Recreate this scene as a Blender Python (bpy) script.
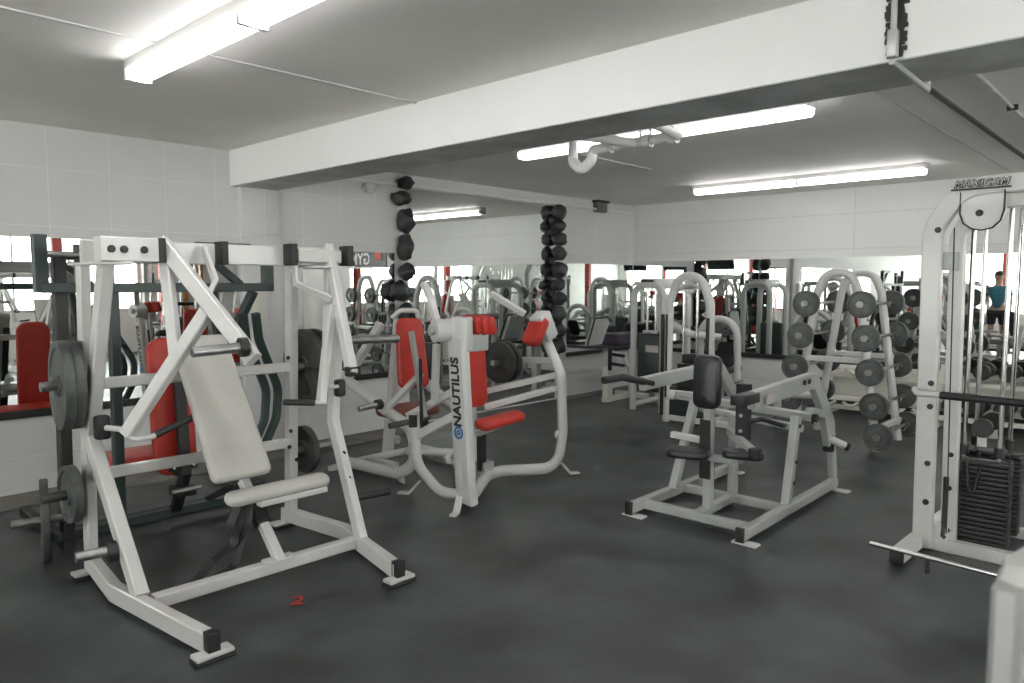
import bpy, bmesh, math, random
from mathutils import Vector, Matrix, noise
random.seed(7)
V = Vector
SC = bpy.context.scene
COL = SC.collection
for o in list(bpy.data.objects): bpy.data.objects.remove(o)
PI = math.pi
# ---------------------------------------------------------------- camera
yaw = math.radians(42.904); pitch = math.radians(4.494)
fwd = V((math.cos(yaw)*math.cos(pitch), math.sin(yaw)*math.cos(pitch), -math.sin(pitch)))
rgt = V((math.sin(yaw), -math.cos(yaw), 0)); upv = rgt.cross(fwd)
cd = bpy.data.cameras.new('camera'); cam = bpy.data.objects.new('camera', cd); COL.objects.link(cam)
m = Matrix((rgt, upv, -fwd)).transposed().to_4x4(); m.translation = V((0, 0, 1.5)); cam.matrix_world = m
cd.sensor_width = 36; cd.lens = 738/1024*36; cd.clip_start = .05
cd.dof.use_dof = True; cd.dof.focus_distance = 4.6; cd.dof.aperture_fstop = 4.0
SC.camera = cam
# ---------------------------------------------------------------- world, exposure
w = bpy.data.worlds.new('sky'); SC.world = w; w.use_nodes = True
wn = w.node_tree; wn.nodes['Background'].inputs[0].default_value = (1.0, .97, .94, 1)
wn.nodes['Background'].inputs[1].default_value = 4.5
SC.view_settings.view_transform = 'Standard'; SC.view_settings.look = 'None'
SC.view_settings.gamma = 1; SC.view_settings.use_curve_mapping = False
SC.view_settings.exposure = 1.84
LAMP = 3.7     # strength of the fluorescent diffusers
# ---------------------------------------------------------------- materials
def mat(name, col, rough=.5, metal=0, var=.06, scale=6, bump=0, bscale=60, spec=.5, coat=0, col2=None):
    M = bpy.data.materials.new(name); M.use_nodes = True
    n = M.node_tree; b = n.nodes['Principled BSDF']
    tc = n.nodes.new('ShaderNodeTexCoord')
    nz = n.nodes.new('ShaderNodeTexNoise'); nz.inputs['Scale'].default_value = scale; nz.inputs['Detail'].default_value = 4
    n.links.new(tc.outputs['Object'], nz.inputs['Vector'])
    rp = n.nodes.new('ShaderNodeValToRGB')
    rp.color_ramp.elements[0].position = .35; rp.color_ramp.elements[1].position = .65
    c2 = col2 or tuple(c*(1-var) for c in col)
    rp.color_ramp.elements[0].color = (*c2, 1)
    rp.color_ramp.elements[1].color = (*[min(1, c*(1+var)) if not col2 else c for c in col], 1)
    n.links.new(nz.outputs['Fac'], rp.inputs['Fac']); n.links.new(rp.outputs['Color'], b.inputs['Base Color'])
    b.inputs['Roughness'].default_value = rough; b.inputs['Metallic'].default_value = metal
    b.inputs['Specular IOR Level'].default_value = spec; b.inputs['Coat Weight'].default_value = coat
    if bump:
        n2 = n.nodes.new('ShaderNodeTexNoise'); n2.inputs['Scale'].default_value = bscale; n2.inputs['Detail'].default_value = 3
        n.links.new(tc.outputs['Object'], n2.inputs['Vector'])
        bp = n.nodes.new('ShaderNodeBump'); bp.inputs['Strength'].default_value = bump; bp.inputs['Distance'].default_value = .01
        n.links.new(n2.outputs['Fac'], bp.inputs['Height']); n.links.new(bp.outputs['Normal'], b.inputs['Normal'])
    return M
def emis(name, col, s):
    M = bpy.data.materials.new(name); M.use_nodes = True; b = M.node_tree.nodes['Principled BSDF']
    b.inputs['Base Color'].default_value = (.9, .9, .9, 1)
    b.inputs['Emission Color'].default_value = (*col, 1); b.inputs['Emission Strength'].default_value = s
    return M
def block_mat(name, ax, col, mortar, bw=.41, bh=.41, off=0.):
    M = mat(name, col, .6, var=.02, scale=1.5)
    n = M.node_tree; b = n.nodes['Principled BSDF']
    g = n.nodes.new('ShaderNodeNewGeometry'); s = n.nodes.new('ShaderNodeSeparateXYZ'); c = n.nodes.new('ShaderNodeCombineXYZ')
    n.links.new(g.outputs['Position'], s.inputs[0]); n.links.new(s.outputs[ax], c.inputs[0]); n.links.new(s.outputs[2], c.inputs[1])
    mp = n.nodes.new('ShaderNodeVectorMath'); mp.operation = 'ADD'; mp.inputs[1].default_value = (off, .14, 0)
    n.links.new(c.outputs[0], mp.inputs[0])
    br = n.nodes.new('ShaderNodeTexBrick'); br.offset = 0; br.squash = 1
    br.inputs['Scale'].default_value = 1; br.inputs['Brick Width'].default_value = bw; br.inputs['Row Height'].default_value = bh
    br.inputs['Mortar Size'].default_value = .006; br.inputs['Mortar Smooth'].default_value = .5; br.inputs['Bias'].default_value = 0
    br.inputs['Color1'].default_value = (*col, 1); br.inputs['Color2'].default_value = (*[x*.975 for x in col], 1)
    br.inputs['Mortar'].default_value = (*mortar, 1)
    n.links.new(mp.outputs[0], br.inputs['Vector'])
    nz = n.nodes.new('ShaderNodeTexNoise'); nz.inputs['Scale'].default_value = 1.2; nz.inputs['Detail'].default_value = 5
    n.links.new(g.outputs['Position'], nz.inputs['Vector'])
    mx = n.nodes.new('ShaderNodeMix'); mx.data_type = 'RGBA'; mx.blend_type = 'MULTIPLY'; mx.inputs[0].default_value = .12
    n.links.new(br.outputs['Color'], mx.inputs[6]); n.links.new(nz.outputs['Fac'], mx.inputs[7])
    n.links.new(mx.outputs[2], b.inputs['Base Color'])
    bp = n.nodes.new('ShaderNodeBump'); bp.inputs['Strength'].default_value = .35; bp.inputs['Distance'].default_value = .006; bp.invert = True
    n.links.new(br.outputs['Fac'], bp.inputs['Height']); n.links.new(bp.outputs['Normal'], b.inputs['Normal'])
    return M
def floor_mat():
    M = mat('rubber_floor', (.046, .055, .054), .42, var=.5, scale=2.2, bump=.25, bscale=260)
    n = M.node_tree; b = n.nodes['Principled BSDF']
    tc = n.nodes.new('ShaderNodeTexCoord')
    nz = n.nodes.new('ShaderNodeTexNoise'); nz.inputs['Scale'].default_value = 1.6; nz.inputs['Detail'].default_value = 8; nz.inputs['Roughness'].default_value = .65
    n.links.new(tc.outputs['Object'], nz.inputs['Vector'])
    mr = n.nodes.new('ShaderNodeMapRange'); mr.inputs[3].default_value = .20; mr.inputs[4].default_value = .48
    n.links.new(nz.outputs['Fac'], mr.inputs[0]); n.links.new(mr.outputs[0], b.inputs['Roughness'])
    # fine speckle and mat seams
    rp = [x for x in n.nodes if x.type == 'VALTORGB'][0]
    sp = n.nodes.new('ShaderNodeTexNoise'); sp.inputs['Scale'].default_value = 180; sp.inputs['Detail'].default_value = 2
    n.links.new(tc.outputs['Object'], sp.inputs['Vector'])
    m1 = n.nodes.new('ShaderNodeMix'); m1.data_type = 'RGBA'; m1.blend_type = 'OVERLAY'; m1.inputs[0].default_value = .5
    n.links.new(rp.outputs[0], m1.inputs[6]); n.links.new(sp.outputs['Fac'], m1.inputs[7])
    br = n.nodes.new('ShaderNodeTexBrick'); br.offset = 0; br.inputs['Scale'].default_value = 1
    br.inputs['Brick Width'].default_value = 1.83; br.inputs['Row Height'].default_value = 1.22
    br.inputs['Mortar Size'].default_value = .004; br.inputs['Color1'].default_value = (1, 1, 1, 1); br.inputs['Color2'].default_value = (.93, .93, .93, 1)
    br.inputs['Mortar'].default_value = (.78, .78, .78, 1)
    n.links.new(tc.outputs['Object'], br.inputs['Vector'])
    m2 = n.nodes.new('ShaderNodeMix'); m2.data_type = 'RGBA'; m2.blend_type = 'MULTIPLY'; m2.inputs[0].default_value = 1
    n.links.new(m1.outputs[2], m2.inputs[6]); n.links.new(br.outputs['Color'], m2.inputs[7])
    n.links.new(m2.outputs[2], b.inputs['Base Color'])
    return M
M_WALLX = block_mat('painted_block_wall_x', 0, (.72, .72, .715), (.80, .80, .80), off=-.02)
M_WALLY = block_mat('painted_block_wall_y', 1, (.74, .735, .72), (.60, .60, .58), bw=3.0, bh=.41)
M_BEAM = mat('beam_paint', (.80, .80, .79), .55, var=.03, scale=1.2, bump=.1, bscale=15)
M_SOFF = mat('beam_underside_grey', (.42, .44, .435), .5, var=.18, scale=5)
M_CEIL = mat('ceiling_paint', (.85, .84, .80), .62, var=.05, scale=.8)
M_FLOOR = floor_mat()
M_CONC = mat('bare_concrete', (.16, .15, .135), .6, var=.2, scale=5)
M_LINE = mat('ceiling_joint_filler', (.66, .66, .64), .6)
M_DLINE = mat('ceiling_joint_dark', (.10, .105, .10), .6)
M_WHITE = mat('white_powder_coat', (.58, .58, .565), .35, var=.02, coat=.2)
M_CREAM = mat('cream_powder_coat', (.68, .67, .60), .4, var=.03)
M_SILVER = mat('silver_grey_paint', (.42, .44, .43), .38, metal=.1, var=.05)
M_DARK = mat('dark_green_black_paint', (.022, .040, .037), .4, var=.1)
M_BLACK = mat('black_rubber', (.018, .019, .019), .5, var=.15)
M_CHROME = mat('chrome', (.62, .62, .61), .18, metal=1, var=.05)
M_STEEL = mat('worn_steel', (.33, .33, .32), .35, metal=.85, var=.15, scale=20)
M_IRON = mat('grey_iron_plate', (.105, .115, .11), .5, metal=.35, var=.25, scale=12, bump=.2, bscale=80)
M_IRON2 = mat('black_iron_plate', (.05, .053, .05), .5, metal=.2, var=.3, scale=12, bump=.2, bscale=80)
M_RED = mat('red_vinyl', (.50, .035, .022), .42, var=.10, scale=7, bump=.12, bscale=30)
M_MAROON = mat('worn_maroon_vinyl', (.20, .05, .035), .5, var=.2, scale=9, bump=.15, bscale=30)
M_BONE = mat('off_white_vinyl', (.47, .465, .43), .5, var=.06, scale=4, bump=.15, bscale=25)
M_BVINYL = mat('black_vinyl', (.018, .021, .022), .32, var=.15, scale=6, bump=.12, bscale=30)
M_PURPLE = mat('purple_vinyl', (.045, .03, .06), .5, var=.2)
M_SHROUD = mat('dark_green_shroud', (.028, .040, .036), .35, var=.1)
M_LABEL = mat('pale_label', (.50, .46, .42), .6)
M_STONE = mat('black_stone', (.034, .038, .038), .45, var=.4, scale=14, bump=.4, bscale=25)
M_PVC = mat('white_pipe', (.78, .78, .77), .4)
M_GALV = mat('galvanised_conduit', (.50, .51, .50), .4, metal=.4)
M_REDPOST = mat('red_paint', (.38, .04, .03), .5)
M_ORANGE = mat('orange_wood', (.42, .20, .05), .5, var=.2)
M_BLUE = mat('blue_decal', (.03, .16, .42), .4)
M_INK = mat('black_decal', (.02, .02, .025), .4)
M_REDINK = mat('red_decal', (.55, .05, .03), .5)
M_SCREEN = mat('dark_screen', (.012, .018, .018), .15, var=.2)
M_LAMP = emis('fluorescent_diffuser', (1, .97, .98), LAMP)
MM = bpy.data.materials.new('mirror_glass'); MM.use_nodes = True
b = MM.node_tree.nodes['Principled BSDF']; b.inputs['Base Color'].default_value = (.80, .83, .81, 1); b.inputs['Metallic'].default_value = 1; b.inputs['Roughness'].default_value = .0
MG = bpy.data.materials.new('window_glass'); MG.use_nodes = True
nt = MG.node_tree; nt.nodes.clear(); o_ = nt.nodes.new('ShaderNodeOutputMaterial'); mx_ = nt.nodes.new('ShaderNodeMixShader'); tr_ = nt.nodes.new('ShaderNodeBsdfTransparent'); gl_ = nt.nodes.new('ShaderNodeBsdfGlossy')
gl_.inputs['Roughness'].default_value = .02; mx_.inputs[0].default_value = .07; tr_.inputs[0].default_value = (.93, .96, .95, 1)
nt.links.new(tr_.outputs[0], mx_.inputs[1]); nt.links.new(gl_.outputs[0], mx_.inputs[2]); nt.links.new(mx_.outputs[0], o_.inputs[0])
# ---------------------------------------------------------------- mesh builder
def fillet(pts, r, n=6):
    pts = [V(p) for p in pts]; out = [pts[0]]
    for i in range(1, len(pts)-1):
        a, p, c = pts[i-1], pts[i], pts[i+1]
        u = (a-p); v = (c-p); lu, lv = u.length, v.length; u.normalize(); v.normalize()
        ang = u.angle(v)
        if ang > PI-.02: out.append(p); continue
        d = min(r/math.tan(ang/2), lu*.48, lv*.48); rr = d*math.tan(ang/2)
        cen = p + (u+v).normalized()*(rr/math.sin(ang/2))
        s = p+u*d-cen; e = p+v*d-cen; tot = s.angle(e)
        ax = s.cross(e).normalized()
        for k in range(n+1):
            out.append(cen + Matrix.Rotation(tot*k/n, 3, ax) @ s)
    out.append(pts[-1]); return out
class MB:
    def __init__(s): s.bm = bmesh.new()
    def loft(s, rings, cap0=True, cap1=True, closed=False):
        vr = [[s.bm.verts.new(p) for p in r] for r in rings]; n = len(vr[0])
        L = len(vr); 
        for i in range(L if closed else L-1):
            a, b_ = vr[i], vr[(i+1) % L]
            for k in range(n): s.bm.faces.new((a[k], a[(k+1) % n], b_[(k+1) % n], b_[k]))
        if not closed:
            if cap0: s.bm.faces.new(list(reversed(vr[0])))
            if cap1: s.bm.faces.new(vr[-1])
        return s
    def sweep(s, pts, sec, ref=(0, 0, 1)):
        pts = [V(p) for p in pts]; ref = V(ref); rings = []; L = len(pts)
        for i, p in enumerate(pts):
            if i == 0: t = pts[1]-p; h = 1
            elif i == L-1: t = p-pts[i-1]; h = 1
            else:
                a = (p-pts[i-1]).normalized(); c = (pts[i+1]-p).normalized(); t = a+c; h = 1/max(.35, math.cos(a.angle(c)/2))
            t.normalize()
            side = ref - t*ref.dot(t)
            if side.length < 1e-4: side = V((1, 0, 0)) - t*t.x
            if side.length < 1e-4: side = V((0, 1, 0)) - t*t.y
            side.normalize(); up = t.cross(side)
            rings.append([p + side*x + up*(y*h) for x, y in sec])
        return s.loft(rings)
    # rectangular tube: w along ref, h across it
    def bar(s, pts, w, h=None, ref=(1, 0, 0), c=.006, r=0):
        h = h or w; a, b_ = w/2, h/2; c = min(c, a*.45, b_*.45)
        sec = [(a, -b_+c), (a, b_-c), (a-c, b_), (-a+c, b_), (-a, b_-c), (-a, -b_+c), (-a+c, -b_), (a-c, -b_)]
        if r: pts = fillet(pts, r)
        return s.sweep(pts, sec, ref)
    def rod(s, pts, r, seg=14, ref=(0, 0, 1), fr=0, r2=None):
        if fr: pts = fillet(pts, fr)
        sec = [(r*math.cos(2*PI*k/seg), (r2 or r)*math.sin(2*PI*k/seg)) for k in range(seg)]
        p0 = V(pts[1])-V(pts[0])
        if abs(p0.normalized().dot(V(ref))) > .95 and len(pts) == 2: ref = (1, 0, 0) if abs(p0.normalized().x) < .9 else (0, 1, 0)
        return s.sweep(pts, sec, ref)
    def box(s, c, d, rot=None, bev=.004):
        c = V(c); x, y, z = d[0]/2, d[1]/2, d[2]/2
        R = rot if rot else Matrix.Identity(3)
        t = bmesh.new(); bmesh.ops.create_cube(t, size=1)
        for v in t.verts: v.co = V((v.co.x*d[0], v.co.y*d[1], v.co.z*d[2]))
        if bev: bmesh.ops.bevel(t, geom=t.edges[:], offset=min(bev, min(d)*.4), segments=2, affect='EDGES', profile=.5)
        for v in t.verts: v.co = c + R @ v.co
        s._merge(t); return s
    def _merge(s, t):
        mp = {}
        for v in t.verts: mp[v] = s.bm.verts.new(v.co)
        for f in t.faces: s.bm.faces.new([mp[v] for v in f.verts])
        t.free()
    # cushion: u = width axis, v = height axis, n = outward normal
    def pad(s, c, u, v, wd, ht, th, cr=.04, er=.02, dome=.008, taper=0., N=7):
        c = V(c); u = V(u).normalized(); v = V(v); v = (v-u*v.dot(u)).normalized(); n = u.cross(v)
        def ring(ins, z):
            a, b_ = wd/2-ins, ht/2-ins; r = max(.002, min(cr-ins*.6, a*.98, b_*.98)); out = []
            for q, (sx, sy) in enumerate([(1, 1), (-1, 1), (-1, -1), (1, -1)]):
                for k in range(N+1):
                    t = PI/2*(q + k/N); x = sx*(a-r)+r*math.cos(t); y = sy*(b_-r)+r*math.sin(t)
                    x *= 1 + taper*(y/(ht/2))
                    out.append(c + u*x + v*y + n*z)
            return out
        R = []
        for k in range(5):
            t = PI/2*k/4; R.append(ring(er*(1-math.sin(t)), er*(1-math.cos(t))*1.0))
        for k in range(5):
            t = PI/2*k/4; R.append(ring(er*(1-math.cos(t)), th-er+er*math.sin(t)))
        mn = min(wd, ht)/2
        for f in (.25, .5, .75, .93):
            R.append(ring(er+(mn-er)*f, th+dome*math.sin(f*PI/2)))
        return s.loft(R)
    def lathe(s, c, ax, prof, seg=32):
        c = V(c); ax = V(ax).normalized(); q = ax.orthogonal().normalized(); e = ax.cross(q)
        return s.loft([[c + ax*x + q*(r*math.cos(2*PI*k/seg)) + e*(r*math.sin(2*PI*k/seg)) for k in range(seg)] for r, x in prof], closed=(prof[0][0] > .001))
    def ball(s, c, r, sc=(1, 1, 1), sub=2, amp=0., seed=0):
        t = bmesh.new(); bmesh.ops.create_icosphere(t, subdivisions=sub, radius=1)
        for v in t.verts:
            k = 1 + amp*noise.noise(v.co*1.7+V((seed*3.1, seed, 0)))
            v.co = V(c) + V((v.co.x*sc[0], v.co.y*sc[1], v.co.z*sc[2]))*r*k
        s._merge(t); return s
    def poly(s, pts, th, n):
        n = V(n).normalized()*th/2
        return s.loft([[V(p)-n for p in pts], [V(p)+n for p in pts]])
    def obj(s, name, M, parent=None, ang=32):
        bmesh.ops.recalc_face_normals(s.bm, faces=s.bm.faces[:])
        off = V((0, 0, 0)); q = parent
        while q: off += V(q.location); q = q.parent
        if parent is not None:
            for v in s.bm.verts: v.co -= off
        me = bpy.data.meshes.new(name); s.bm.to_mesh(me); s.bm.free()
        for p in me.polygons: p.use_smooth = True
        me.set_sharp_from_angle(angle=math.radians(ang))
        me.materials.append(M)
        o = bpy.data.objects.new(name, me); COL.objects.link(o)
        if parent is not None: o.parent = parent
        return o
def tag(o, label, cat, group=None):
    o['label'] = label; o['category'] = cat
    if group: o['group'] = group
    return o
def thing(name, label, cat, loc, group=None):
    o = bpy.data.objects.new(name, None); o.empty_display_size = .1; COL.objects.link(o); o.location = loc
    return tag(o, label, cat, group)
def solo(name, mb, M, label, cat, group=None):
    # one-mesh thing, origin moved to its base
    bm = mb.bm; xs = [v.co for v in bm.verts]
    c = V((sum(v.x for v in xs)/len(xs), sum(v.y for v in xs)/len(xs), min(v.z for v in xs)))
    for v in bm.verts: v.co -= c
    o = mb.obj(name, M, None, 75 if name == 'stone' else 32); o.location = c
    return tag(o, label, cat, group)
def struct(name, mb, M, parent=None):
    o = mb.obj(name, M, parent); 
    if not parent: o['kind'] = 'structure'
    return o
def copy_tree(o, parent=None):
    c = o.copy(); COL.objects.link(c)
    if parent is not None: c.parent = parent
    for ch in list(o.children): copy_tree(ch, c)
    return c
def place(o, loc, rz, label, group=None):
    c = copy_tree(o); c.location = loc; c.rotation_euler = (0, 0, rz); c['label'] = label
    if group: c['group'] = group
    elif 'group' in c: del c['group']
    return c
def text_mesh(txt, size, org, xd, yd, M, parent, name='lettering', depth=.003, shear=0, bold=0, spacing=1):
    cu = bpy.data.curves.new(name, 'FONT'); cu.body = txt; cu.size = size; cu.extrude = depth/2; cu.shear = shear; cu.offset = bold
    cu.align_x = 'CENTER'; cu.align_y = 'CENTER'; cu.space_character = spacing
    t = bpy.data.objects.new('t', cu); COL.objects.link(t)
    dg = bpy.context.evaluated_depsgraph_get(); me = bpy.data.meshes.new_from_object(t.evaluated_get(dg))
    bpy.data.objects.remove(t)
    xd = V(xd).normalized(); yd = V(yd); yd = (yd-xd*yd.dot(xd)).normalized(); zd = xd.cross(yd)
    off = V((0, 0, 0)); q = parent
    while q: off += V(q.location); q = q.parent
    for v in me.vertices: v.co = V(org) + xd*v.co.x + yd*v.co.y + zd*v.co.z - off
    me.materials.clear(); me.materials.append(M)
    me.name = name; o = bpy.data.objects.new(name, me); COL.objects.link(o)
    if parent: o.parent = parent
    return o
def bolts(parent, pts, n, r=.013, M=None):
    for p in pts:
        p = V(p); nn = V(n).normalized()
        MB().lathe(p, nn, [(.0005, 0), (r, 0), (r, .006), (r*.75, .010), (.0005, .010)], 12).obj('bolt', M or M_BLACK, parent)
X, Y, Z = V((1, 0, 0)), V((0, 1, 0)), V((0, 0, 1))
# ================================================================ ROOM
LY = 6.07; BX = 9.12; HZ = 2.62; FX = -6.5; RY = -5.0
struct('floor', MB().box(((FX+BX)/2, (RY+LY)/2, -.05), (BX-FX+.4, LY-RY+.4, .1), bev=0), M_FLOOR)
struct('ceiling', MB().box(((FX+BX)/2, (RY+LY)/2, HZ+.06), (BX-FX+.4, LY-RY+.4, .12), bev=0), M_CEIL)
struct('wall_left', MB().box(((FX+BX)/2, LY+.1, HZ/2), (BX-FX+.4, .2, HZ), bev=0), M_WALLX)
struct('wall_back', MB().box((BX+.1, (RY+LY)/2, HZ/2), (.2, LY-RY, HZ), bev=0), M_WALLY)
wr = MB(); WX0, WX1 = 1.6, 6.4
wr.box(((FX+WX0)/2, RY-.1, HZ/2), (WX0-FX, .2, HZ), bev=0); wr.box(((BX+WX1)/2, RY-.1, HZ/2), (BX-WX1, .2, HZ), bev=0)
wr.box(((WX0+WX1)/2, RY-.1, .45), (WX1-WX0, .2, .9), bev=0); wr.box(((WX0+WX1)/2, RY-.1, HZ-.06), (WX1-WX0, .2, .12), bev=0)
struct('wall_right', wr, M_WALLX)
for i in range(3):
    xa = WX0+i*1.6; fr = MB()
    for (c_, d_) in (((xa+.8, RY-.05, .93), (1.6, .08, .06)), ((xa+.8, RY-.05, HZ-.15), (1.6, .08, .06)), ((xa+.04, RY-.05, 1.7), (.08, .08, 1.6)), ((xa+1.56, RY-.05, 1.7), (.08, .08, 1.6)), ((xa+.8, RY-.05, 1.7), (.04, .05, 1.6))):
        fr.box(c_, d_, bev=0)
    wo = struct('window_%d' % (i+7), fr, M_WHITE)
    MB().box((xa+.8, RY-.05, 1.7), (1.5, .01, 1.5), bev=0).obj('pane', MG, wo)
# wall behind the camera: storefront with big windows between red posts
wb = MB(); wb.box((FX-.1, (RY+LY)/2, .3), (.2, LY-RY, .6), bev=0); wb.box((FX-.1, (RY+LY)/2, HZ-.1), (.2, LY-RY, .2), bev=0)
for yy in (RY+.15, LY-.15): wb.box((FX-.1, yy, HZ/2), (.2, .3, HZ), bev=0)
struct('wall_front', wb, M_WALLY)
nw = 6; y0 = RY+.3; dy = (LY-RY-.6)/nw
for i in range(nw):
    ya, yb = y0+i*dy, y0+(i+1)*dy
    fr = MB()
    for (c_, d_) in (((FX-.06, (ya+yb)/2, .63), (.08, dy, .06)), ((FX-.06, (ya+yb)/2, HZ-.23), (.08, dy, .06)), ((FX-.06, ya+.04, 1.5), (.08, .08, 1.8)), ((FX-.06, yb-.04, 1.5), (.08, .08, 1.8)), ((FX-.06, (ya+yb)/2, 1.5), (.05, .04, 1.8))):
        fr.box(c_, d_, bev=0)
    wo = struct('window_%d' % (i+1), fr, M_REDPOST if i % 2 else M_WHITE)
    g = MB().box((FX-.06, (ya+yb)/2, 1.5), (.01, dy-.1, 1.76), bev=0).obj('pane', MG, wo)
# beam and pilaster
bo = struct('trim_1', MB().box((3.22, (RY+LY)/2, (2.325+HZ)/2), (.40, LY-RY, HZ-2.325), bev=0), M_BEAM)
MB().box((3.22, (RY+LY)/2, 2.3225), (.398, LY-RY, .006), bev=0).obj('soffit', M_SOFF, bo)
struct('trim_2', MB().box((3.26, 6.04, 1.161), (.36, .06, 2.318), bev=.004), M_WALLX)
struct('trim_3', MB().box(((0-2+4.9)/2, LY-.19, .006), (6.9, .38, .012), bev=0), M_CONC)
struct('trim_4', MB().box((8.25, LY-.10, .006), (1.7, .2, .012), bev=0), M_CONC)
# ceiling joints
struct('trim_5', MB().box((1.0, 3.62, HZ-.004), (4.04, .02, .008), bev=0), M_LINE)
struct('trim_6', MB().box((6.2, 1.45, HZ-.003), (5.5, .006, .003), bev=0), M_SOFF)
struct('trim_7', MB().box((6.2, 1.20, HZ-.006), (5.5, .035, .012), bev=0), M_DLINE)
struct('trim_8', MB().box((4.9, 4.0, HZ-.003), (2.8, .010, .006), bev=0), M_LINE)
struct('baseboard_back', MB().box((BX-.008, 1.6, .05), (.016, 8.8, .1), bev=0), M_DLINE)
struct('trim_9', MB().rod([(3.45, LY-.05, 2.50), (BX-.02, LY-.05, 2.50)], .016), M_PVC)
# mirrors
def mirror(label, c, d, rail, name='wall_mirror'):
    t = thing(name, label, 'mirror', (c[0], c[1], c[2]-d[2]/2))
    MB().box(c, d, bev=0).obj('mirror_pane', MM, t)
    if rail:
        if d[1] < d[0]: MB().box((c[0], c[1]-.008, c[2]-d[2]/2-.028), (d[0], d[1]+.016, .055), bev=.003).obj('bottom_rail', M_BLACK, t)
        else: MB().box((c[0]-.008, c[1], c[2]-d[2]/2-.028), (d[0]+.016, d[1], .055), bev=.003).obj('bottom_rail', M_BLACK, t)
    return t
mirror('wide wall mirror on left wall behind the leverage press and black frame', (1.08-.3, LY-.005, 1.215), (4.56, .01, 1.22), True)
mirror('mirror panel between the pilaster and the left column of black stones', (4.22, LY-.005, 1.205), (1.06, .01, 1.21), True)
mirror('tall floor to ceiling mirror between the two columns of black stones', (6.13, LY-.005, 1.25), (2.40, .01, 2.46), False, 'full_height_mirror')
mirror('wall mirror at the corner, right of the double column of black stones', (8.34, LY-.005, 1.18), (1.54, .01, 1.17), True)
mirror('long wall mirror on back wall behind weight stacks and barbell rack', (BX-.005, 2.52, 1.205), (.01, 7.06, 1.21), True)
# panel on the wall beside the pilaster, ceiling corner bits
solo('electrical_panel', MB().box((3.20, 5.985, 1.33), (.13, .05, .34), bev=.008), M_CREAM, 'small cream electrical panel on the pilaster under the beam', 'panel')
t = thing('emergency_lamp', 'small round white lamp fitting high on wall by beam', 'lamp', (4.42, 6.02, 2.38))
MB().lathe((4.42, 6.07, 2.44), (0, -1, 0), [(.0005, 0), (.05, 0), (.05, .03), (.0005, .03)], 24).obj('base', M_PVC, t)
MB().ball((4.42, 6.0, 2.44), .055).obj('globe', M_PVC, t)
t = thing('junction_box', 'small brown junction box high on wall near the corner', 'box', (8.25, 6.0, 2.46))
MB().box((8.25, 6.03, 2.53), (.22, .08, .13)).obj('body', M_ORANGE if False else M_CONC, t)
MB().box((8.25, 6.02, 2.605), (.28, .1, .03)).obj('lid', M_BLACK, t)
# banner with lettering above the back mirror, seen only in the left mirror
t = thing('wall_banner', 'black and red banner reading GYM, seen in the mirror beside the pilaster', 'banner', (BX-.01, -1.4, 1.84))
MB().box((BX-.01, -1.4, 2.05), (.012, 3.3, .42), bev=0).obj('backing', M_INK, t)
MB().box((BX-.02, -1.4, 2.20), (.008, 3.3, .10), bev=0).obj('stripe', M_ORANGE, t)
MB().box((BX-.021, -.02, 2.10), (.006, .22, .26), bev=0).obj('emblem', M_REDINK, t)
text_mesh('GYM', .32, (BX-.022, -.62, 1.99), (0, -1, 0), (0, 0, 1), M_WHITE, t, bold=.006)
# ---------------------------------------------------------------- ceiling lights
def lightfix(x, ya, yb, label, z=HZ):
    t = thing('ceiling_light', label, 'light', (x, (ya+yb)/2, z-.1), 'fluorescent ceiling lights')
    L = yb-ya; cy = (ya+yb)/2
    MB().box((x, cy, z-.026), (.12, L, .052), bev=.004).obj('housing', M_WHITE, t)
    n = 2
    for k in range(n):
        a = ya+.015+k*(L-.03)/n; b_ = a+(L-.03)/n-.03
        sec = [(-.066, .006), (-.060, -.022), (-.03, -.045), (.03, -.045), (.060, -.022), (.066, .006)]
        MB().loft([[V((x+p, yy, z-.058+q)) for p, q in sec] for yy in (a, b_)]).obj('diffuser', M_LAMP, t, 20)
        MB().box((x, b_+.016, z-.078), (.13, .026, .05), bev=.004).obj('end_cap', M_WHITE, t)
    return t
lightfix(1.52, 1.65, 4.03, 'twin fluorescent ceiling light in front of the beam, upper left')
lightfix(4.60, 1.78, 4.19, 'fluorescent ceiling light just behind the beam by the white drain pipe')
lightfix(7.75, 1.92, 4.34, 'fluorescent ceiling light nearest the back wall')
for x in (1.52, 4.60, 7.75):  # extra fixtures out of view, added to light the room
    lightfix(x, -2.6, -.2, 'fluorescent ceiling light added for illumination outside the picture, to the right of the view')
for x in (-1.6, -4.4):  # likewise added behind the camera for more illumination
    for ya in (-2.6, 1.7):
        lightfix(x, ya, ya+2.4, 'fluorescent ceiling light added for illumination outside the picture, behind the viewer')
# drain pipe under the beam
t = thing('drain_pipe', 'white plastic drain pipe with U bend hanging behind the beam', 'pipe', (4.0, 2.7, 2.2))
MB().rod([(4.02, 3.17, 2.62), (4.02, 3.17, 2.32), (4.02, 3.09, 2.26), (4.02, 3.01, 2.32), (4.02, 3.01, 2.385), (4.02, 2.90, 2.385)], .035, fr=.05).obj('trap', M_PVC, t)
MB().rod([(4.02, 2.92, 2.385), (4.02, 2.36, 2.395), (3.44, 2.27, 2.41)], .032, fr=.03).obj('pipe_run', M_PVC, t)
MB().rod([(4.02, 2.66, 2.385), (3.72, 2.80, 2.40), (3.43, 2.80, 2.40)], .03, fr=.02).obj('branch_pipe', M_PVC, t)
for yy in (2.90, 2.60, 2.42): MB().rod([(4.02, yy, 2.39), (4.02, yy-.05, 2.39)], .042).obj('coupling', M_PVC, t)
MB().bar([(4.02, 2.56, 2.345), (4.02, 2.56, HZ)], .02, .004).obj('hanger_strap', M_BLACK, t)
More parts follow.
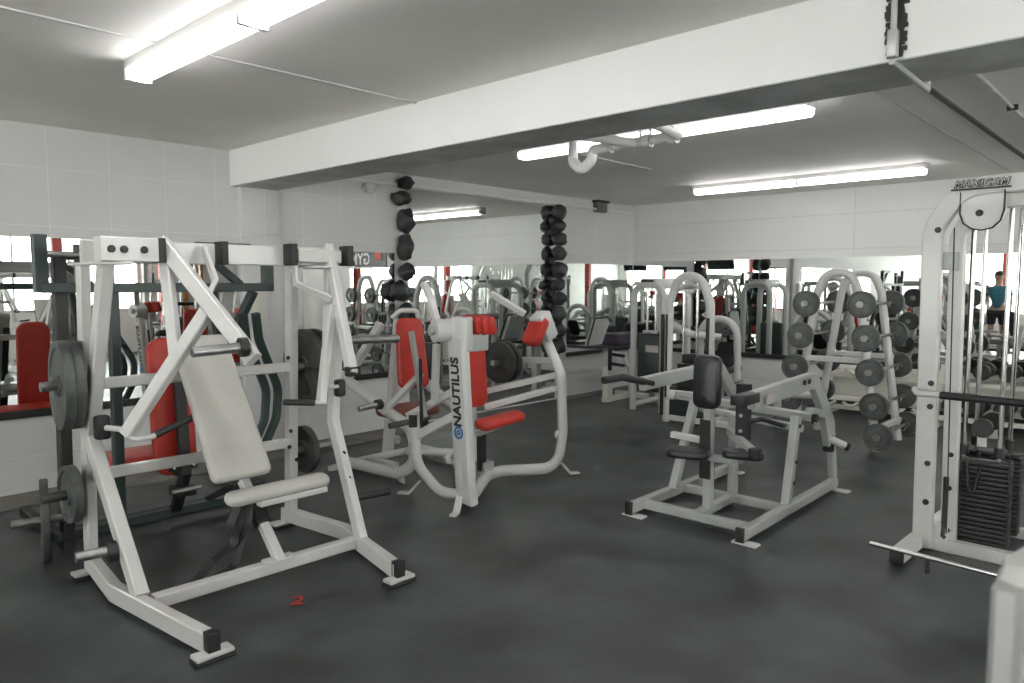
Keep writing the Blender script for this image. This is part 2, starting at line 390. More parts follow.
# conduit and bracket on beam face
t = thing('conduit', 'galvanised conduit with bent foot on the beam face over dark patches', 'conduit', (3.0, .86, 2.28))
MB().rod([(2.985, .87, 2.62), (2.985, .87, 2.36)], .011).obj('tube', M_GALV, t)
MB().box((2.985, .87, 2.375), (.04, .034, .10), bev=.006).obj('box', M_GALV, t)
MB().bar([(2.98, .87, 2.31), (3.42, .86, 2.29), (3.42, .86, 2.33)], .022, .02, ref=(0, 1, 0)).obj('foot_bar', M_GALV, t)
p = MB(); random.seed(3)
for k in range(26):
    zz = 2.34+.27*k/26; hw = .030+random.uniform(-.006, .008)
    p.box((3.014, .87+random.uniform(-.008, .008), zz), (.012, hw*2, .016), bev=.002)
p.obj('tar_patch', M_BLACK, t)
t = thing('ceiling_conduit', 'thin dark conduit running along ceiling behind the beam', 'conduit', (5.5, .95, 2.58))
MB().rod([(3.43, .92, 2.60), (BX, .92, 2.60)], .011).obj('tube', M_SOFF, t)
for x in (4.4, 5.6, 6.8): MB().box((x, .92, 2.60), (.02, .06, .035)).obj('clip', M_BLACK, t)
# ---------------------------------------------------------------- stones
random.seed(11)
def stone(c, sx, sz, label, grp, k, sy=.095):
    solo('stone', MB().ball(c, 1, (sx, sy, sz), 3, .32, k), M_STONE, label, 'stone', grp)
zl = [2.52, 2.36, 2.14, 1.86, 1.62, 1.42, 1.2, .98, .78]
hl = [.07, .075, .13, .14, .09, .11, .10, .11, .09]
for k, (z_, h_) in enumerate(zip(zl, hl)):
    stone((4.84+random.uniform(-.02, .015) - (.07 if k in (1, 5) else 0), 5.975, z_), .065+random.uniform(0, .02)+(.03 if k in (1, 5) else 0), h_*.96,
          'black rounded stone in the single column on the left edge of the tall mirror', 'stones left of the tall mirror', k)
z_ = 2.50; k = 20
while z_ > .62:
    h_ = random.uniform(.075, .115)
    stone((7.29+random.uniform(-.02, .02), 5.965, z_-h_), .085+random.uniform(-.01, .02), h_*.95, 'black rounded stone in the column on the right edge of the tall mirror', 'stones right of the tall mirror', k)
    if random.random() < .6: stone((7.22+random.uniform(-.01, .01), 6.025, z_-2*h_), .045, .05, 'small black stone filling a gap on the right edge of the tall mirror', 'small filler stones right of the tall mirror', k+50, .04)
    z_ -= 2*h_*.97; k += 1
# ================================================================ plates
def plate(c, ax, r, th, M, label, hub=True, grp='weight plates on the machines', spokes=False):
    t = thing('weight_plate', label, 'weight plate', (c[0], c[1], c[2]-r), grp)
    prof = [(.0265, -th*.5), (.05, -th*.5), (.055, -th*.28), (r*.80, -th*.28), (r*.84, -th*.5), (r*.985, -th*.5), (r, -th*.38), (r, th*.38), (r*.985, th*.5), (r*.84, th*.5), (r*.80, th*.28), (.055, th*.28), (.05, th*.5), (.0265, th*.5)]
    MB().lathe(c, ax, prof, 48).obj('disc', M, t)
    if spokes:
        a = V(ax).normalized(); q = a.orthogonal().normalized(); e = a.cross(q); s_ = MB()
        for k in range(6):
            d = q*math.cos(k*PI/3+.3)+e*math.sin(k*PI/3+.3)
            s_.bar([V(c)+d*.05, V(c)+d*r*.82], th*.8, .022, ref=a)
        s_.obj('spokes', M, t)
    return t
# ================================================================ MACHINE 1: leverage press
def leverage_press():
    t = thing('leverage_press', 'large white plate-loaded leverage press with off-white back pad, nearest the viewer', 'exercise machine', (1.8, 3.45, 0))
    def P(name, mb, M=M_WHITE, par=t): return mb.obj(name, M, par)
    # left side frame
    f = MB()
    f.bar([(1.20, 4.16, .075), (1.20, 3.62, .05), (1.30, 2.80, .05)], .055, .085, ref=Z*1.0)
    P('base_rail', MB().bar([(1.24, 4.14, .075), (1.19, 3.64, .062), (1.275, 2.82, .062)], .085, .055, ref=Z))
    f.bm.free()
    P('front_post', MB().bar([(1.25, 3.76, 1.60), (1.235, 4.02, .74), (1.225, 3.42, .09)], .06, .075, ref=X))
    P('rear_post', MB().bar([(1.235, 4.10, .10), (1.25, 4.08, 1.60)], .05, .07, ref=X))
    # right side frame
    P('base_rail', MB().bar([(2.33, 4.10, .075), (2.41, 3.56, .062), (2.25, 2.87, .062)], .085, .055, ref=Z))
    P('front_post', MB().bar([(2.47, 3.66, 1.60), (2.42, 3.68, .70), (2.355, 3.33, .09)], .05, .07, ref=X))
    P('rear_post', MB().bar([(2.33, 4.02, .10), (2.33, 3.95, 1.60)], .055, .07, ref=X))
    # feet
    for c in ((1.27, 2.82), (2.25, 2.87)):
        fo = MB().box((c[0], c[1]-.005, .028), (.155, .07, .018), bev=.006).obj('foot', M_WHITE, t)
        MB().box((c[0], c[1]-.005, .0095), (.165, .075, .019), bev=.005).obj('rubber_sole', M_BLACK, fo)
        MB().box((c[0], c[1]+.0, .075), (.05, .05, .08), bev=.003).obj('end_plug', M_BLACK, fo)
    for c in ((1.215, 4.10), (2.30, 4.08)):
        fo = MB().box((c[0], c[1], .028), (.14, .075, .018), bev=.006).obj('foot', M_WHITE, t)
        MB().box((c[0], c[1], .0095), (.15, .08, .019), bev=.005).obj('rubber_sole', M_BLACK, fo)
    # crossbars
    P('floor_crossbar', MB().bar([(1.26, 3.38, .07), (2.36, 3.36, .07)], .06, .06, ref=Z))
    P('crossbar', MB().bar([(1.25, 4.02, 1.0), (2.33, 3.98, 1.0)], .055, .05, ref=Z))
    P('crossbar', MB().bar([(1.24, 4.02, .54), (2.33, 3.99, .54)], .055, .05, ref=Z))
    P('top_beam', MB().bar([(1.20, 3.93, 1.655), (2.60, 3.80, 1.655)], .11, .075, ref=Z))
    P('top_plate', MB().box((1.26, 3.88, 1.594), (.17, .36, .012), bev=.003))
    P('top_plate', MB().box((2.43, 3.80, 1.594), (.26, .34, .012), bev=.003))
    P('pivot_housing', MB().bar([(1.21, 3.74, 1.66), (1.475, 3.74, 1.66)], .115, .09, ref=Z))
    P('pivot_housing', MB().bar([(2.22, 3.72, 1.655), (2.50, 3.72, 1.655)], .075, .07, ref=Z))
    for x, yy in ((1.485, 3.74), (2.19, 3.72), (2.545, 3.70), (1.83, 3.80)):
        P('pivot_cap', MB().box((x, yy, 1.66), (.035, .10, .12), bev=.004), M_BLACK)
    bolts(t, [(1.31, 3.695, 1.66), (1.40, 3.695, 1.66), (1.255, 3.695, 1.66)], (0, -1, 0), .018)
    bolts(t, [(2.295, 3.94, .62), (2.295, 3.96, .52), (2.295, 3.95, 1.06), (2.33, 3.94, .44)], (-.6, -.8, 0), .012)
    bolts(t, [(1.235, 3.26, .075), (1.255, 3.12, .072)], (-1, 0, 0), .018)
    bolts(t, [(2.40, 3.55, .53), (2.385, 3.48, .40)], (-.6, -.8, 0), .013)
    # arms
    def arm(pts, hw=.05, hd=.075):
        P0, J, H, D, L, B0, B1 = [V(p) for p in pts]
        n = (H-P0).cross(L-J); n.normalize()
        m_ = MB(); m_.bar([P0+(P0-H).normalized()*.03, H+(H-P0).normalized()*.04], hw, hd, ref=n)
        m_.bar([J, L], hw*.95, hd*.9, ref=n); m_.bar([P0, D], hw*.9, hd*.75, ref=n)
        m_.bar([B0, B1, J+(P0-J)*.1], hw*.5, .04, ref=X, c=.004)
        return m_.obj('press_arm', M_WHITE, t)
    a = arm([(1.52, 3.76, 1.685), (1.60, 3.46, 1.385), (1.665, 3.21, 1.175), (1.48, 3.57, 1.15), (1.30, 3.735, .775), (1.74, 3.80, 1.68), (1.70, 3.60, 1.51)])
    MB().rod([(1.66, 3.19, 1.21), (1.40, 3.21, 1.20)], .024).obj('weight_horn', M_STEEL, a)
    MB().rod([(1.645, 3.19, 1.21), (1.61, 3.195, 1.209)], .045).obj('collar', M_BLACK, a)
    MB().rod([(1.30, 3.735, .80), (1.31, 3.70, .755), (1.40, 3.70, .755), (1.43, 3.70, .765)], .014, fr=.03).obj('handle', M_WHITE, a)
    MB().rod([(1.42, 3.70, .762), (1.665, 3.68, .85)], .017).obj('grip', M_BLACK, a)
    MB().rod([(1.30, 3.74, .80), (1.255, 3.86, .80)], .014).obj('stop_pin', M_WHITE, a)
    a = arm([(2.45, 3.74, 1.69), (2.34, 3.55, 1.38), (2.28, 3.29, 1.05), (2.30, 3.55, 1.1), (2.245, 3.53, .84), (2.22, 3.74, 1.68), (2.21, 3.70, 1.50)], .045, .065)
    MB().rod([(2.33, 3.40, 1.19), (2.68, 3.40, 1.18)], .024).obj('weight_horn', M_STEEL, a)
    MB().box((2.28, 3.275, 1.035), (.07, .05, .05), bev=.004).obj('end_plug', M_BLACK, a)
    MB().rod([(2.25, 3.53, .87), (2.24, 3.50, .845), (2.18, 3.51, .85)], .014).obj('handle', M_WHITE, a)
    MB().rod([(2.19, 3.51, .85), (2.03, 3.55, .868)], .017).obj('grip', M_BLACK, a)
    MB().rod([(2.27, 3.53, .92), (2.42, 3.60, .91)], .012).obj('stop_pin', M_WHITE, a)
    P('rubber_stop', MB().box((1.245, 3.89, .80), (.07, .055, .12), bev=.015), M_BLACK)
    P('rubber_stop', MB().box((2.415, 3.60, .90), (.06, .05, .10), bev=.015), M_BLACK)
    # storage horns
    P('storage_horn', MB().rod([(1.21, 4.08, 1.0), (1.04, 4.08, 1.0)], .024), M_STEEL)
    P('storage_horn', MB().rod([(1.20, 4.08, .45), (1.02, 4.08, .45)], .024), M_IRON2)
    P('storage_horn', MB().rod([(1.22, 3.62, .27), (1.03, 3.64, .27)], .024), M_STEEL)
    P('storage_horn', MB().rod([(2.36, 3.97, 1.0), (2.62, 3.97, 1.0)], .024), M_STEEL)
    P('storage_horn', MB().rod([(2.36, 4.0, .48), (2.60, 4.0, .48)], .024), M_STEEL)
    P('storage_horn', MB().rod([(2.39, 3.44, .29), (2.62, 3.42, .285)], .02), M_BLACK)
    P('horn_collar', MB().rod([(1.20, 3.625, .26), (1.16, 3.63, .258)], .05), M_BLACK)
    # seat
    P('seat_post', MB().bar([(1.875, 3.35, .09), (1.845, 3.66, .46)], .05, .05, ref=X))
    P('seat_sleeve', MB().bar([(1.862, 3.49, .255), (1.85, 3.62, .41)], .07, .07, ref=X), M_BLACK)
    P('post_foot', MB().box((1.875, 3.36, .105), (.16, .075, .012), bev=.003))
    sp = P('seat_pad', MB().pad((1.925, 3.44, .415), X, (.05, .95, .34), .58, .10, .055, .045, .025, .005), M_BONE)
    P('seat_bracket', MB().bar([(1.80, 3.41, .395), (2.18, 3.41, .395)], .03, .06, ref=Z))
    P('seat_brace', MB().bar([(1.85, 3.64, .44), (1.85, 3.86, .62), (1.84, 4.0, .60)], .04, .04, ref=X))
    # back pad
    a_, b_ = V((1.775, 3.44, .515)), V((1.70, 3.90, 1.20)); v = b_-a_
    P('back_pad', MB().pad((a_+b_)/2+V((0, .03, 0)), X, v, .30, v.length, .06, .035, .025, .006, -.04), M_BONE)
    P('pad_support', MB().bar([(1.87, 3.60, .56), (1.83, 3.96, 1.08)], .05, .03, ref=X), M_BLACK)
    P('pad_support', MB().bar([(1.83, 3.94, 1.06), (1.83, 4.0, 1.0)], .05, .03, ref=X), M_BLACK)
    # hanging belt with buckle
    s_ = MB()
    for pts in ([(1.74, 3.50, .40), (1.68, 3.49, .29), (1.72, 3.49, .20), (1.60, 3.51, .13), (1.50, 3.53, .03)], [(1.79, 3.50, .40), (1.78, 3.49, .28), (1.72, 3.48, .18), (1.70, 3.49, .08), (1.52, 3.53, .025)]):
        s_.bar(fillet(pts, .06), .045, .005, ref=(.68, -.73, .3))
    P('seat_belt', s_, M_BLACK)
    P('belt_buckle', MB().box((1.49, 3.53, .022), (.06, .05, .02), bev=.006), M_CHROME)
    return t
PRESS = leverage_press()
for k in range(2): plate((1.18-.047*k, 4.08, 1.0), (.99, -.10, 0), .222, .045, M_IRON, ['large grey plate on the press upper left horn, inner of two', 'large grey plate on the press upper left horn, outer of two'][k])
plate((1.15, 4.08, .45), X, .145, .045, M_IRON, 'small grey plate on the low left horn of the white press')
plate((2.42, 3.97, 1.0), X, .225, .04, M_IRON2, 'big dark plate on right side of the press, inner of two', spokes=True)
plate((2.48, 3.97, 1.0), X, .225, .04, M_IRON2, 'big dark plate on right side of the press, outer of two', spokes=True)
plate((2.42, 4.0, .48), X, .145, .04, M_IRON2, 'small dark plate on the low right horn of the white press')
# ================================================================ MACHINE 2: black machine with red seat
def black_machine():
    t = thing('black_press', 'black framed machine with red backrest and seat behind the white press', 'exercise machine', (1.9, 4.8, 0))
    def P(name, mb, M=M_DARK, par=t): return mb.obj(name, M, par)
    P('post', MB().bar([(1.28, 4.64, 0), (1.30, 4.64, 1.64)], .065, .065, ref=X), M_BLACK)
    P('post', MB().bar([(1.57, 4.66, .05), (1.58, 4.66, 1.47)], .055, .06, ref=X))
    P('crossbeam', MB().bar([(1.20, 4.60, 1.475), (2.56, 4.60, 1.475)], .055, .06, ref=Z))
    P('upright_arm', MB().bar([(1.20, 4.60, 1.45), (1.20, 4.60, 1.765)], .07, .05, ref=X))
    P('upright_arm', MB().bar([(2.53, 4.60, 1.45), (2.53, 4.60, 1.745)], .07, .06, ref=X))
    P('upright_arm', MB().bar([(1.42, 4.66, 1.45), (1.42, 4.66, 1.72)], .07, .05, ref=X))
    P('top_bar', MB().bar([(2.06, 4.62, 1.735), (2.42, 4.62, 1.735)], .05, .045, ref=Z))
    P('lever', MB().rod([(1.24, 4.62, 1.66), (1.50, 4.64, 1.655)], .02), M_STEEL)
    P('rear_leg', MB().bar([(2.18, 4.66, 1.45), (2.34, 4.70, .05)], .05, .06, ref=X))
    P('rear_leg', MB().bar([(2.44, 4.62, 1.45), (2.28, 4.74, 1.05)], .05, .06, ref=X))
    P('brace', MB().bar([(2.10, 4.64, 1.70), (2.36, 4.64, 1.49)], .04, .05, ref=Y))
    for dx in (0, .09):
        P('curved_arm', MB().bar([(2.36+dx, 4.62, 1.30), (2.40+dx, 4.66, 1.12), (2.58+dx, 4.74, .76), (2.56+dx, 4.74, .55), (2.46+dx, 4.74, .36)], .045, .05, ref=Y, r=.2))
    P('base_rail', MB().bar([(1.22, 4.64, .075), (2.60, 4.64, .075)], .05, .06, ref=Z))
    P('base_rail', MB().bar([(1.22, 4.84, .03), (2.60, 4.84, .03)], .05, .06, ref=Z), M_BLACK)
    P('base_end', MB().bar([(1.28, 4.60, .03), (1.28, 5.5, .03)], .06, .06, ref=Z), M_BLACK)
    P('base_end', MB().bar([(2.56, 4.60, .03), (2.56, 5.5, .03)], .06, .06, ref=Z), M_BLACK)
    P('foot_step', MB().box((2.28, 4.50, .20), (.22, .12, .035)), M_BLACK)
    P('step_arm', MB().bar([(2.20, 4.52, .19), (2.10, 4.66, .10)], .04, .04, ref=Z), M_BLACK)
    a_, b_ = V((1.88, 4.54, .33)), V((1.865, 4.62, 1.17)); v = b_-a_
    P('backrest', MB().pad((a_+b_)/2, -X, v, .255, v.length, .06, .09, .02, .008), M_RED)
    P('seat', MB().pad((1.79, 4.80, .385), X, Y, .50, .36, .07, .10, .025, .006), M_RED)
    P('spine', MB().bar([(1.88, 4.51, .95), (1.88, 4.46, .35), (1.88, 4.62, .09)], .065, .045, ref=X), M_BLACK)
    P('bracket', MB().box((1.88, 4.49, .39), (.17, .02, .05)), M_BLACK)
    bolts(t, [(1.82, 4.48, .39), (1.94, 4.48, .39)], (0, -1, 0), .012, M_CHROME)
    P('seat_adjuster', MB().rod([(1.80, 4.47, .245), (1.98, 4.47, .245)], .014), M_STEEL)
    P('seat_carrier', MB().box((1.89, 4.53, .23), (.12, .12, .06)), M_BLACK)
    P('seat_support', MB().bar([(1.88, 4.48, .34), (1.82, 4.86, .355)], .05, .04, ref=X), M_BLACK)
    P('weight_horn', MB().rod([(1.28, 4.47, .225), (.99, 4.542, .225)], .022), M_STEEL)
    return t
BPRESS = black_machine()
plate((1.14, 4.505, .225), (.972, -.235, 0), .222, .04, M_IRON, 'grey plate seen edge-on near the floor at far left, on the black machine')
# ================================================================ NAUTILUS-type machines
def rnd(mb_pts, r=.035, fr=.12, ref=X, r2=None): return MB().rod(mb_pts, r, 16, ref, fr, r2)
def nautilus_a():
    t = thing('curved_frame_machine', 'white curved-frame plate-loaded machine with red seat and blue and black lettering', 'exercise machine', (3.9, 3.7, 0))
    def P(name, mb, M=M_WHITE, par=t): return mb.obj(name, M, par)
    # lettered left upright, flat oval section
    u = P('left_upright', MB().rod([(3.27, 3.47, .36), (3.28, 3.47, .16), (3.45, 3.56, .075), (3.9, 3.86, .075)], .04, 18, (0, 1, 0), .12, .05))
    u2 = P('upright_blade', MB().bar([(3.205, 3.45, 1.15), (3.255, 3.45, .38), (3.275, 3.46, .20), (3.31, 3.475, .06)], .07, .155, ref=(1, 0, 0), c=.024))
    bl_x = (0, 0, 1)
    text_mesh('NAUTILUS', .096, (3.1905, 3.452, .805), (-.065, 0, 1), (0, 1, 0), M_INK, u2, bold=.003, spacing=1.02, depth=.004)
    MB().lathe((3.2100, 3.452, .54), (-1, 0, 0), [(.028, 0), (.042, 0), (.042, .004), (.028, .004)], 28).obj('emblem', M_BLUE, u2)
    MB().lathe((3.2100, 3.452, .54), (-1, 0, 0), [(.008, 0), (.018, 0), (.018, .004), (.008, .004)], 24).obj('emblem', M_BLUE, u2)
    # rear loop on the left
    P('rear_loop', rnd([(3.30, 3.50, .10), (3.26, 3.70, .09), (3.235, 3.91, .25), (3.235, 3.93, .62)], .036, .18, ref=Z))
    P('loop_brace', MB().bar([(3.22, 3.96, .42), (3.36, 3.62, .62)], .05, .06, ref=X))
    P('loop_brace', MB().bar([(3.22, 3.98, .58), (3.36, 3.60, .80)], .04, .05, ref=X))
    P('base_tube', rnd([(3.24, 4.0, .33), (3.70, 4.02, .24), (3.95, 3.95, .10)], .028, .1, ref=Z))
    P('base_tube', rnd([(3.36, 3.60, .12), (3.70, 3.95, .10), (3.95, 4.30, .07)], .03, .1, ref=Z))
    # right base tube rising into the right upright
    P('right_upright', rnd([(3.72, 3.80, .075), (3.98, 3.82, .08), (4.34, 3.55, .08), (4.41, 3.56, .35), (4.41, 3.58, .80), (4.36, 3.72, 1.12)], .034, .16, ref=Y, r2=.044))
    P('cross_link', MB().bar([(4.43, 3.60, .70), (3.85, 3.86, .58)], .045, .05, ref=Z))
    P('cross_link', MB().bar([(4.42, 3.60, .80), (3.95, 3.95, .68)], .045, .045, ref=Z))
    for c in ((4.36, 3.57, .34), (3.23, 3.56, .35)):
        P('lug', MB().lathe(c, (.3, -1, 0), [(.014, -.012), (.034, -.012), (.034, .012), (.014, .012)], 20))
    # feet
    for a_, b_ in (((3.26, 3.50), (3.14, 3.44)), ((3.32, 3.98), (3.24, 4.12)), ((4.42, 3.58), (4.56, 3.52))):
        P('foot', MB().bar([(a_[0], a_[1], .10), ((a_[0]+b_[0])/2, (a_[1]+b_[1])/2, .012), (b_[0], b_[1], .010)], .05, .014, ref=Z.cross(V((b_[0]-a_[0], b_[1]-a_[1], 0)).normalized())))
    # left head with pivot
    P('head_box', MB().box((3.215, 3.42, 1.18), (.085, .12, .22), Matrix.Rotation(.25, 3, 'Z'), .015))
    P('pivot_disc', MB().rod([(3.10, 3.56, 1.20), (3.22, 3.52, 1.20)], .075, 28))
    P('pivot_boss', MB().rod([(3.07, 3.57, 1.20), (3.10, 3.56, 1.20)], .03), M_SILVER)
    P('lever_arm', MB().bar([(3.15, 3.55, 1.17), (3.12, 3.62, 1.42), (3.12, 3.68, 1.50)], .05, .035, ref=X))
    P('lever_rod', MB().bar([(3.24, 3.72, .72), (3.21, 3.66, 1.10)], .04, .05, ref=X))
    P('lever_rod', MB().bar([(3.16, 3.86, 1.18), (3.22, 3.80, .60)], .03, .04, ref=X), M_SILVER)
    P('control_rod', MB().rod([(3.17, 3.78, 1.0), (3.19, 3.80, .56)], .012), M_BLACK)
    # shoulder pads
    for k in range(3):
        P('arm_pad', MB().pad((3.285+.05*k, 3.44-.015*k, 1.225), (0, 1, .1), (-.3, 0, 1), .17, .12, .055, .03, .018, .004), M_RED)
    P('pad_plate', MB().box((3.325, 3.39, 1.12), (.17, .03, .11), bev=.008), M_SILVER)
    P('handle_bar', MB().rod([(3.42, 3.60, 1.27), (3.74, 3.62, 1.27)], .022), M_BLACK)
    # right head
    R_ = Matrix.Rotation(.6, 3, 'Y') @ Matrix.Rotation(.2, 3, 'Z')
    P('head_box', MB().box((4.34, 3.70, 1.17), (.13, .13, .22), Matrix.Rotation(-.5, 3, 'Y'), .015))
    P('arm_pad', MB().pad((4.21, 3.70, 1.16), (0, 1, 0), (.62, 0, .95), .15, .24, .085, .04, .022, .008), M_RED)
    P('lever_arm', MB().bar([(4.28, 3.84, 1.26), (4.12, 4.05, 1.42)], .04, .05, ref=X))
    # back pad and seat
    a_, b_ = V((3.72, 3.84, .62)), V((3.62, 3.86, 1.20)); v = b_-a_
    P('backrest', MB().pad((a_+b_)/2, X, v, .28, v.length+.02, .06, .06, .022, .008, -.08), M_RED)
    P('backrest_post', MB().bar([(3.80, 3.97, 1.15), (3.86, 3.97, .08)], .05, .05, ref=X))
    P('seat', MB().pad((3.81, 3.66, .485), (1, .02, .05), (0, 1, .25), .46, .13, .06, .05, .026, .006), M_RED)
    P('seat_rail', MB().bar([(3.62, 3.70, .44), (4.02, 3.76, .47)], .04, .05, ref=Z), M_SILVER)
    P('seat_post', MB().bar([(3.76, 3.80, .46), (3.80, 3.84, .12)], .06, .05, ref=X), M_BLACK)
    P('seat_socket', MB().box((3.83, 3.84, .13), (.10, .10, .10)), M_SILVER)
    # load horns at the rear
    P('weight_horn', MB().rod([(4.38, 4.02, .88), (4.10, 4.02, .88)], .022), M_STEEL)
    P('horn_arm', MB().bar([(4.42, 3.66, .90), (4.40, 4.05, .88)], .05, .05, ref=X))
    P('knob', MB().rod([(3.20, 3.90, .60), (3.20, 3.90, .52)], .03), M_BLACK)
    return t
NA = nautilus_a()
plate((4.18, 4.02, .88), X, .165, .045, M_IRON2, 'dark plate hanging behind the right arm of the red-seat machine')
plate((4.25, 4.02, .88), X, .165, .045, M_IRON2, 'dark plate pressed behind another plate on the red-seat machine')
def nautilus_b():
    t = thing('curved_frame_machine', 'white curved-frame machine with maroon seat standing against the mirror wall', 'exercise machine', (3.7, 4.7, 0))
    def P(name, mb, M=M_WHITE, par=t): return mb.obj(name, M, par)
    P('side_loop', rnd([(3.40, 5.05, .76), (3.44, 4.42, .50), (3.46, 4.22, .42), (3.46, 4.20, .16), (3.44, 4.38, .06), (3.40, 5.0, .06)], .038, .14, ref=X, r2=.045))
    P('side_loop', rnd([(4.10, 5.05, .76), (4.10, 4.5, .50), (4.10, 4.32, .42), (4.10, 4.30, .16), (4.10, 4.45, .06), (4.10, 5.0, .06)], .038, .14, ref=X, r2=.045))
    P('inner_rail', MB().bar([(3.44, 4.40, .12), (3.60, 5.0, .05)], .05, .05, ref=Z))
    P('base_crossbar', rnd([(3.40, 4.96, .05), (4.10, 4.96, .05)], .035, 0, ref=Z))
    P('rear_column', MB().bar([(3.82, 5.0, .06), (3.90, 4.92, 1.20)], .08, .07, ref=X))
    P('rear_column', MB().bar([(3.42, 5.03, .70), (3.62, 4.80, 1.18)], .06, .06, ref=X))
    for a_, b_ in (((3.46, 4.40), (3.44, 4.30)), ((3.40, 5.0), (3.26, 5.04)), ((4.10, 4.4), (4.2, 4.34))):
        P('foot', MB().bar([(a_[0], a_[1], .04), (b_[0], b_[1], .010)], .06, .014, ref=Z))
    P('lug', MB().lathe((3.42, 4.36, .33), (.3, -1, 0), [(.014, -.012), (.032, -.012), (.032, .012), (.014, .012)], 20))
    a_, b_ = V((3.78, 4.66, .66)), V((3.88, 4.74, 1.20)); v = b_-a_
    P('backrest', MB().pad((a_+b_)/2, (1, -.35, 0), v, .24, v.length+.02, .07, .06, .025, .008, -.1), M_RED)
    P('headrest_guard', MB().rod([(3.76, 4.84, 1.22), (3.80, 4.78, 1.28), (3.92, 4.72, 1.28), (3.96, 4.74, 1.22)], .02, fr=.05), M_WHITE)
    P('seat', MB().pad((3.66, 4.52, .47), X, Y, .46, .34, .07, .09, .028, .006), M_MAROON)
    P('seat_support', MB().bar([(3.66, 4.40, .44), (3.84, 4.92, .40)], .05, .05, ref=X))
    P('lever', MB().bar([(3.40, 4.50, .52), (3.62, 4.30, .82)], .045, .045, ref=X))
    P('weight_horn', MB().rod([(3.18, 4.50, .575), (3.40, 4.50, .59)], .022), M_STEEL)
    P('horn_collar', MB().rod([(3.34, 4.50, .587), (3.38, 4.50, .589)], .04), M_BLACK)
    P('weight_horn', MB().rod([(3.17, 4.12, .50), (3.53, 4.12, .515)], .022), M_IRON)
    P('adjuster_block', MB().box((3.50, 4.15, .50), (.06, .06, .16), bev=.01), M_BLACK)
    P('horn_arm', MB().bar([(3.50, 4.16, .50), (3.47, 4.22, .38)], .04, .04, ref=X))
    return t
NB = nautilus_b()
